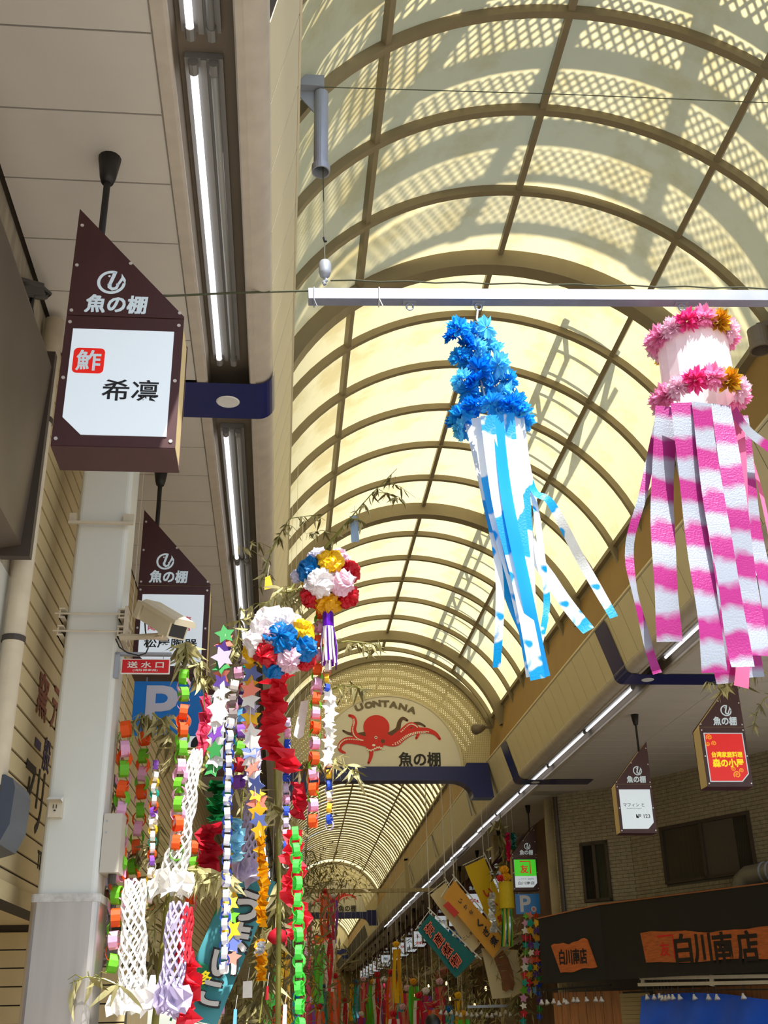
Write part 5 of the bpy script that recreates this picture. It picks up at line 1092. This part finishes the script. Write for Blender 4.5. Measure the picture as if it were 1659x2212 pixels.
m_teal = mat('banner_teal', (18, 110, 112), .7, trans=.15); m_or = mat('banner_orange', (236, 172, 70), .7, trans=.15, var=.12, scale=1.2); m_bw = mat('banner_cream', (226, 212, 170), .7, trans=.15); m_by = mat('banner_yellow', (236, 200, 30), .7, trans=.15); m_aqua = mat('banner_aqua', (70, 150, 162), .7, trans=.15)
m_bred = mat('banner_red', (206, 52, 36), .6); m_bsal = mat('banner_salmon', (236, 120, 90), .6)
banner('yellow banner with a red squid picture and red lettering', ((1004, 1872), (1045, 1853), (1104, 1988), (1062, 2006)), 22.9, m_by, [('い', .5, .5, .34, None, m_bred, .04), ('か', .5, .72, .34, None, m_bred, .04), ('焼', .55, .92, .3, None, m_bred, .03)])
banner('cream banner half behind the orange banner', ((929, 1933), (962, 1907), (1037, 2040), (1020, 2058)), 22.8, m_bw, [('よこします', .3, .78, .16, 1.0, m_ink, .01)])
ob = banner('orange banner with black brush lettering', ((957, 1938), (981, 1902), (1089, 2031), (1066, 2070)), 22.5, m_or, [('い', .55, .22, .2, None, m_ink, .03), ('か', .55, .32, .2, None, m_ink, .03), ('な', .6, .42, .2, None, m_ink, .03), ('く', .55, .6, .4, None, m_ink, .05), ('ぎ', .55, .73, .38, None, m_ink, .04), ('煮', .55, .88, .4, None, m_ink, .04)])
bt = banner('teal banner with salmon outlined characters', ((902, 2010), (928, 1974), (1029, 2068), (985, 2113)), 22.2, m_teal, [(s_, .5, .16+.22*i, .52, None, m_bsal, .09) for i, s_ in enumerate('海産煮物')]+[(s_, .5, .16+.22*i, .48, None, m_bred, .02) for i, s_ in enumerate('海産煮物')])
P_ = [onY(a, b, 22.4) for a, b in ((957, 1956), (968, 1947), (992, 1972), (981, 1982))]
MB().prism(P_, (0, .01, 0)).build('red_strip', m_bred, ob)
aq = banner('aqua nobori banner leaning low with white outlined characters and a green panel', ((497, 1893), (596, 1905), (468, 2215), (372, 2195)), 7.6, m_aqua, [], False)
MB().tube([onY(505, 1878, 7.62), onY(368, 2205, 7.62)], .007, 6).build('pole', mat('pole_green', (20, 120, 60), .5), aq)
pA2 = [onY(a, b, 7.55) for a, b in ((497, 1893), (596, 1905), (468, 2215), (372, 2195))]; axq = (pA2[3]-pA2[0]).normalized(); acq = (pA2[1]-pA2[0]).normalized(); acr = acq
for s_, u, v, h_ in (('う', .62, .2, .62), ('ま', .66, .42, .6), ('い', .62, .62, .5), ('こ', .58, .82, .46)):
    c = pA2[0]+(pA2[1]-pA2[0])*u+(pA2[3]-pA2[0])*v; W_ = (pA2[1]-pA2[0]).length
    rt = (acq*.96+axq*.1).normalized(); up_ = V((-rt.z, 0, rt.x)); MB().text(s_, c, rt, up_, h_*W_, 0, .12).build('lettering', m_ink, aq); MB().text(s_, c-Y*.006, rt, up_, h_*W_*.94, 0, .055).build('lettering', mat('banner_white', (206, 204, 202), .6), aq)
gp = [onY(a, b, 7.56) for a, b in ((422, 2075), (452, 2085), (440, 2150), (403, 2143))]; MB().poly(gp).build('green_panel', mat('banner_green', (16, 120, 86), .6), aq); MB().text('宇多', (gp[0]+gp[2])/2-Y*.01, X, Z, .08, 0, .03, .15).build('lettering', m_yel, aq)
# yellow drum with pompoms, silver twist, wooden hand board
yd = thing('yellow_drum', 'yellow paper drum streamer topped with yellow and red pompoms', 'streamer', onY(1093, 1930, 21.6))
tp0, tp1 = onY(1092, 1905, 21.6), onY(1096, 1962, 21.6)
MB().grid([[q+V((.14*math.cos(6.2832*i/14), .14*math.sin(6.2832*i/14), 0)) for i in range(15)] for q in (tp0, tp0+(tp1-tp0)*.5, tp1)]).build('drum', paper('drum_yellow', (232, 206, 40)), yd, smooth=True)
for a, b, c_, r in ((1089, 1879, 'gold', .085), (1094, 1895, 'gold', .085), (1081, 1897, 'red', .07)): inst('pompom', flower_mesh(m_tis[c_]), yd, onY(a, b, 21.5), (0, 0, 0), r)
for i in range(10): ribbon(yd, [(1085+i*2.2, 1962), (1086+i*2.2, 2000), (1084+i*2.4+rnd.uniform(-2, 2), 2045)], 21.6+.02*i, 3, (m_gfg, PC['green'], PC['yellow'], m_sfo)[i % 4], tw=.5)
crumple('silver foil twist hanging over the orange banner', [(1061, 1928), (1064, 1970), (1067, 2015)], 21.9, .14, m_sfo, 16, amp=.05)
crumple('magenta foil tassel on the bamboo above the yellow drum', [(1096, 1800), (1098, 1830), (1099, 1860)], 21.9, .1, mat('foil_magenta', (200, 10, 80), .25, .4), 10, amp=.04)
crumple('dark teal foil tassel beside the magenta tassel', [(1108, 1800), (1110, 1820), (1108, 1834)], 21.9, .09, mat('foil_teal', (0, 90, 84), .25, .4), 8, amp=.04)
bamboo('bamboo spray hanging above the yellow drum', [(1080, 1760), (1085, 1800), (1090, 1850), (1080, 1890)], 22.0, 90, 20, L_=.22, dark=.8)
bamboo('bamboo spray behind the parking plate strings', [(1150, 1990), (1140, 2060), (1130, 2130), (1125, 2200)], 22.2, 90, 20, L_=.24, dark=.8)
hb = thing('hand_board', 'cream wall board with a brown wooden glove shape', 'signboard', onY(1080, 2140, 22.6))
MB().prism([onY(a, b, 22.8) for a, b in ((1040, 2048), (1118, 2052), (1132, 2152), (1064, 2158))], (0, .04, 0)).build('board', m_bw, hb)
MB().prism([onY(a, b, 22.75) for a, b in ((1068, 2070), (1086, 2052), (1098, 2070), (1108, 2100), (1112, 2125), (1108, 2140), (1100, 2136), (1094, 2142), (1086, 2138), (1083, 2110))], (0, .04, 0)).build('glove', mat('carved_brown', (140, 88, 44), .6, var=.25, scale=6), hb)
for k, (px, cols) in enumerate((([(1143, 1978), (1148, 2060), (1140, 2150)], ['salmon', 'teal', 'yellow', 'red', 'purple', 'white']), ([(1158, 1978), (1160, 2060), (1157, 2150)], ['orange', 'yellow', 'violet', 'gold', 'sky', 'rose']), ([(1136, 1978), (1135, 2060), (1130, 2212)], ['green', 'pink', 'white', 'red', 'teal']), ([(1163, 2080), (1166, 2160), (1164, 2212)], ['blue', 'violet', 'mint', 'blue']))):
    stars(['mixed star string below the parking plate of the green sign', 'orange and violet star string below the parking plate', 'green and pink star string along the cream wall strip', 'blue and violet star string beside the plank shop front'][k], px, 21.6, .085, .13, cols)
# spot lamp cluster on the fish shop rail
rl = MB(); rl.bar(onY(1010, 2175, 22.9), onY(1125, 2172, 22.9), .05, .05); rl.build('lamp_rack', m_grey, None, label='grey rack of spot lamps under the hand board', cat='rail')
for i in range(16):
    spot(onY(955+i*10.6+rnd.uniform(-2, 2), 2188+rnd.uniform(-4, 4), 22.9), V((rnd.uniform(-.5, .5), -.4, -1)).normalized(), lab='white spot lamp in the crowded row under the hand board', grp='white spot lamps under the hand board')
# ---------------------------------------------------------------- far street
def foliage(label, c, y, rx, rz, n, L_=.22, ry=.5):
    cc_ = onY(*c, y); mb = MB()
    for i in range(n):
        p = cc_+V((rnd.gauss(0, .45)*rx, rnd.gauss(0, .5)*ry, rnd.gauss(0, .45)*rz)); d = V((rnd.uniform(-1, 1), rnd.uniform(-1, 1), rnd.uniform(-1.4, .2))).normalized()*L_*rnd.uniform(.6, 1.2); s_ = d.cross(V((rnd.random(), rnd.random(), 1))).normalized()*L_*.07
        mb.face([len(mb.v)+k for k in range(4)]); mb.v += [p, p+d*.4+s_, p+d, p+d*.4-s_]
    return mb.build('bamboo_foliage', m_leafd if rnd.random() < .7 else m_leaf, None, label=label, cat='bamboo', kind='stuff')
for a in (('mass of dry bamboo leaves hanging over the second octopus board', (695, 1890), 30, 1.3, .7, 500), ('dense bamboo leaves low behind the lime chain', (640, 2010), 11, .45, .8, 420, .16), ('dense bamboo leaves behind the gold foil twists', (575, 2110), 9.5, .4, .6, 320, .14), ('bamboo leaves low beside the teal banner', (1000, 2130), 25, 1.0, .9, 420), ('bamboo leaves around the far shop signs', (870, 2100), 30, 1.4, .9, 600), ('bamboo leaves low in the middle of the street', (800, 2140), 38, 1.6, 1.0, 500), ('bamboo leaves at the far bend of the street', (700, 2140), 40, 1.5, 1.2, 500), ('bamboo leaves low beside the aqua banner', (520, 2190), 9, .35, .35, 240, .14), ('bamboo leaves beyond the red goldfish', (650, 2090), 14, .5, 1.0, 380, .18), ('bamboo leaves over the distant columns', (930, 2150), 27, 1.2, .8, 500), ('bamboo leaves under the yellow drum', (1105, 2080), 23, .5, 1.2, 300), ('bamboo leaves along the lower edge of the street', (1010, 2190), 24, 1.2, .5, 360)): foliage(*a)
def streamer_proto(cols, k):
    root = thing('small_streamer', 'x', 'streamer', (0, 0, 0), 'small coloured streamers down the street')
    inst('head', flower_mesh(m_tis[cols[0]]), root, (0, 0, 0), (0, 0, 0), .075)
    for i in range(4):
        an = 1.57*i+k; c = V((.08*math.cos(an), .08*math.sin(an), -.1)); A = []; B = []
        for j in range(6): p = c+V((.03*math.sin(j+i), .02*math.cos(j*1.3), -j*.22)); A.append(p-V((.035, 0, 0))); B.append(p+V((.035, .02, 0)))
        MB().strip(A, B).build('ribbon', PC[cols[1+i % (len(cols)-1)]], root)
    MB().tube([(0, 0, .1), (0, 0, .5)], .006, 4).build('thread', PC['white'], root)
    return root
protos = [streamer_proto(c, i) for i, c in enumerate((('red', 'orange', 'salmon'), ('yellow', 'yellow', 'gold'), ('blue', 'sky', 'teal'), ('pink', 'rose', 'salmon'), ('gold', 'green', 'lime'), ('red', 'red', 'white'), ('white', 'purple', 'rose')))]
nm = ['red and orange', 'yellow', 'blue and teal', 'pink', 'gold and green', 'red and white', 'white and purple']; usedp = set()
spots = [(724, 2108, 30), (680, 2100, 34), (700, 2130, 40), (655, 2120, 22), (690, 2030, 24), (712, 2020, 27), (720, 1935, 31), (702, 1925, 31), (760, 2130, 45), (770, 2120, 38), (785, 2115, 36), (805, 2120, 33), (815, 2105, 30), (830, 2115, 31), (845, 2100, 28), (856, 2040, 26), (862, 2130, 29), (880, 2135, 27), (893, 2120, 26), (905, 2150, 25), (920, 2140, 25), (935, 2170, 24), (840, 2160, 30), (820, 2160, 32), (870, 2175, 27), (795, 2160, 36), (745, 2160, 40), (668, 2160, 26), (690, 2175, 30), (990, 2150, 24), (970, 2180, 24), (950, 2120, 25), (1000, 2190, 23), (850, 2190, 26), (780, 2190, 34), (720, 2190, 33), (615, 2060, 12), (640, 2150, 13), (660, 2060, 16), (585, 2080, 11), (668, 1975, 20), (640, 1945, 15), (600, 2180, 10), (625, 2200, 11)]
for i, (px, py, y) in enumerate(spots):
    k = i % 7; o = protos[k] if k not in usedp else copy_tree(protos[k]); usedp.add(k); p = onY(px, py, y); o.location = p; s_ = 1.0 if y > 20 else .55; o.scale = (s_,)*3; hang(o, p, .003, s_, 'hanging_thread')
    o['label'] = nm[k]+' ribbon streamer hanging '+('low down the street among bamboo' if y > 20 else 'behind the lime chain')
cbz = onY(800, 1924, 33); cbar = thing('street_crossbar', 'cream crossbar between fascias before the second octopus board', 'pole', cbz)
MB().bar((-.3, 33, cbz.z), (4.5+xo(33), 33, cbz.z), .12, .1).build('bar', m_colc, cbar); MB().bar(onY(876, 1855, 33), onY(882, 1927, 33), .1, .1).bar(onY(871, 1856, 33), onY(884, 1855, 33), .1, .1).build('bracket', m_colc, cbar)
# shop fronts, lights and boards in the distance
rr2 = random.Random(21)
for i in range(26):
    y = 24+i*2.1; side = i % 2; x = (5.5 if side else -1.36)+xo(y); z = rr2.uniform(1.7, 3.0); col = rr2.choice([(196, 184, 150), (170, 60, 40), (210, 190, 90), (60, 90, 120), (220, 214, 200), (150, 110, 70), (40, 110, 110)])
    x = 5.49+xo(y) if side else XL+.051
    MB().box((x-.03, y-.05, z-.02), (x+.03, y+1.4, z+.5)).build('shop_board', mat('shop_board_%d' % (i % 7), col, .6, var=.15, scale=4), None, label='shop board fixed to the distant %s' % ('shop fronts under the lit signs' if side else 'siding beyond the bamboo'), cat='signboard', group='distant shop boards')
m_bulb = mat('warm_bulb', (255, 224, 160), .4, emis=2.5)
for i in range(22):
    y = 26+i*1.9; x = 4.78+xo(y)+rr2.uniform(0, .5); z = rr2.uniform(1.7, 2.5); t = thing('warm_bulb', 'small warm light bulb over the distant shop fronts', 'lamp', (x, y, z), 'warm bulbs over distant shop fronts')
    MB().tube([(x, y, z-.05), (x, y, z-.02), (x, y, z+.03), (x, y, z+.06)], [.012, .03, .028, .014], 8).build('bulb', m_bulb, t, smooth=True); MB().tube([(x, y, z+.06), (x, y, H)], .008, 5).build('cord', m_black, t)
cnp = MB(); 
for i in range(12):
    y = 23+i*3.3; cz_ = 2.75; x = 4.55+xo(y)
    t = thing('shop_awning', 'cloth awning below the row of distant shop signs', 'awning', (x+.4, y, cz_), 'distant shop awnings')
    MB().prism([V((x, y, cz_)), V((x+.95, y, cz_+.5)), V((x+.95, y, cz_+.46)), V((x, y, cz_-.18))], (0, 2.4, 0)).build('cloth', mat('awning_%d' % (i % 4), [(92, 70, 40), (120, 96, 60), (70, 60, 46), (134, 50, 34)][i % 4], .7, var=.2, scale=3), t)
hd = thing('person', 'dark-haired passer-by in a dark coat at the lower edge of the street', 'person', onY(935, 2204, 16)-Z*1.55)
hc = onY(935, 2216, 16); gz = hc.z-1.60                   # crown of the head about 1.7 m above the paving
sk = [((0, 0, .95), .15, -1), ((0, 0, 1.15), .14, 0), ((0, 0, 1.38), .17, 1), ((0, 0, 1.47), .06, 2), ((0, 0, 1.53), .075, 3), ((0, 0, 1.62), .095, 4), ((0, 0, 1.68), .07, 5),
      ((-.19, 0, 1.38), .07, 2), ((-.24, .02, 1.12), .05, 7), ((-.23, -.06, .88), .04, 8), ((-.22, -.09, .78), .035, 9), ((.19, 0, 1.38), .07, 2), ((.24, .02, 1.12), .05, 11), ((.23, -.06, .88), .04, 12), ((.22, -.09, .78), .035, 13),
      ((-.1, 0, .86), .1, 0), ((-.1, -.02, .48), .065, 15), ((-.1, .03, .1), .045, 16), ((-.1, -.12, .04), .04, 17), ((.1, 0, .86), .1, 0), ((.11, -.06, .48), .065, 19), ((.11, -.03, .1), .045, 20), ((.11, -.18, .04), .04, 21)]
me = bpy.data.meshes.new('body'); me.from_pydata([V(p) for p, r, q in sk], [(i, q) for i, (p, r, q) in enumerate(sk) if q >= 0], []); me.materials.append(mat('dark_coat', (36, 34, 36), .8))
bo = bpy.data.objects.new('body', me); COL.objects.link(bo); bo.parent = hd; bo.location = V((hc.x, hc.y, gz))-hd.location
bo.modifiers.new('skin', 'SKIN')
for i, (p, r, q) in enumerate(sk): me.skin_vertices[0].data[i].radius = (r, r*.75)
me.skin_vertices[0].data[0].use_root = True
bo.modifiers.new('smooth', 'SUBSURF').render_levels = 2
MB().tube([V((hc.x, hc.y+.015, gz+z)) for z in (1.50, 1.56, 1.66, 1.72, 1.75)], [.085, .105, .105, .07, .01], 14).build('hair', mat('black_hair', (18, 14, 12), .5), hd, smooth=True)
import OpenImageIO as oiio,sys
b=oiio.ImageBuf('/workdir/render_main.png');W=b.spec().width
s=W/1659
import numpy as np
a=b.get_pixels(oiio.UINT8)
for n,(x,y) in dict(ceilL=(150,150),ceilL2=(300,600),fasciaL=(605,500),vaultNear=(1000,330),vaultLit=(880,930),vaultFar=(800,1180),rib=(1000,735),ceilR=(1350,1640),brick=(1400,1840),awn=(1500,1970),tarp=(1500,2190),fasciaR=(1200,1500),brown=(1170,1420),pillar=(200,1250),siding=(60,1600),signface=(250,900),wood=(230,520),board=(820,1640),pole=(900,640),underpole=(300,980),steel=(130,2050)).items():
    xx,yy=int(x*s),int(y*s);print(n,a[max(0,yy-2):yy+3,max(0,xx-2):xx+3,:3].reshape(-1,3).mean(0).astype(int))
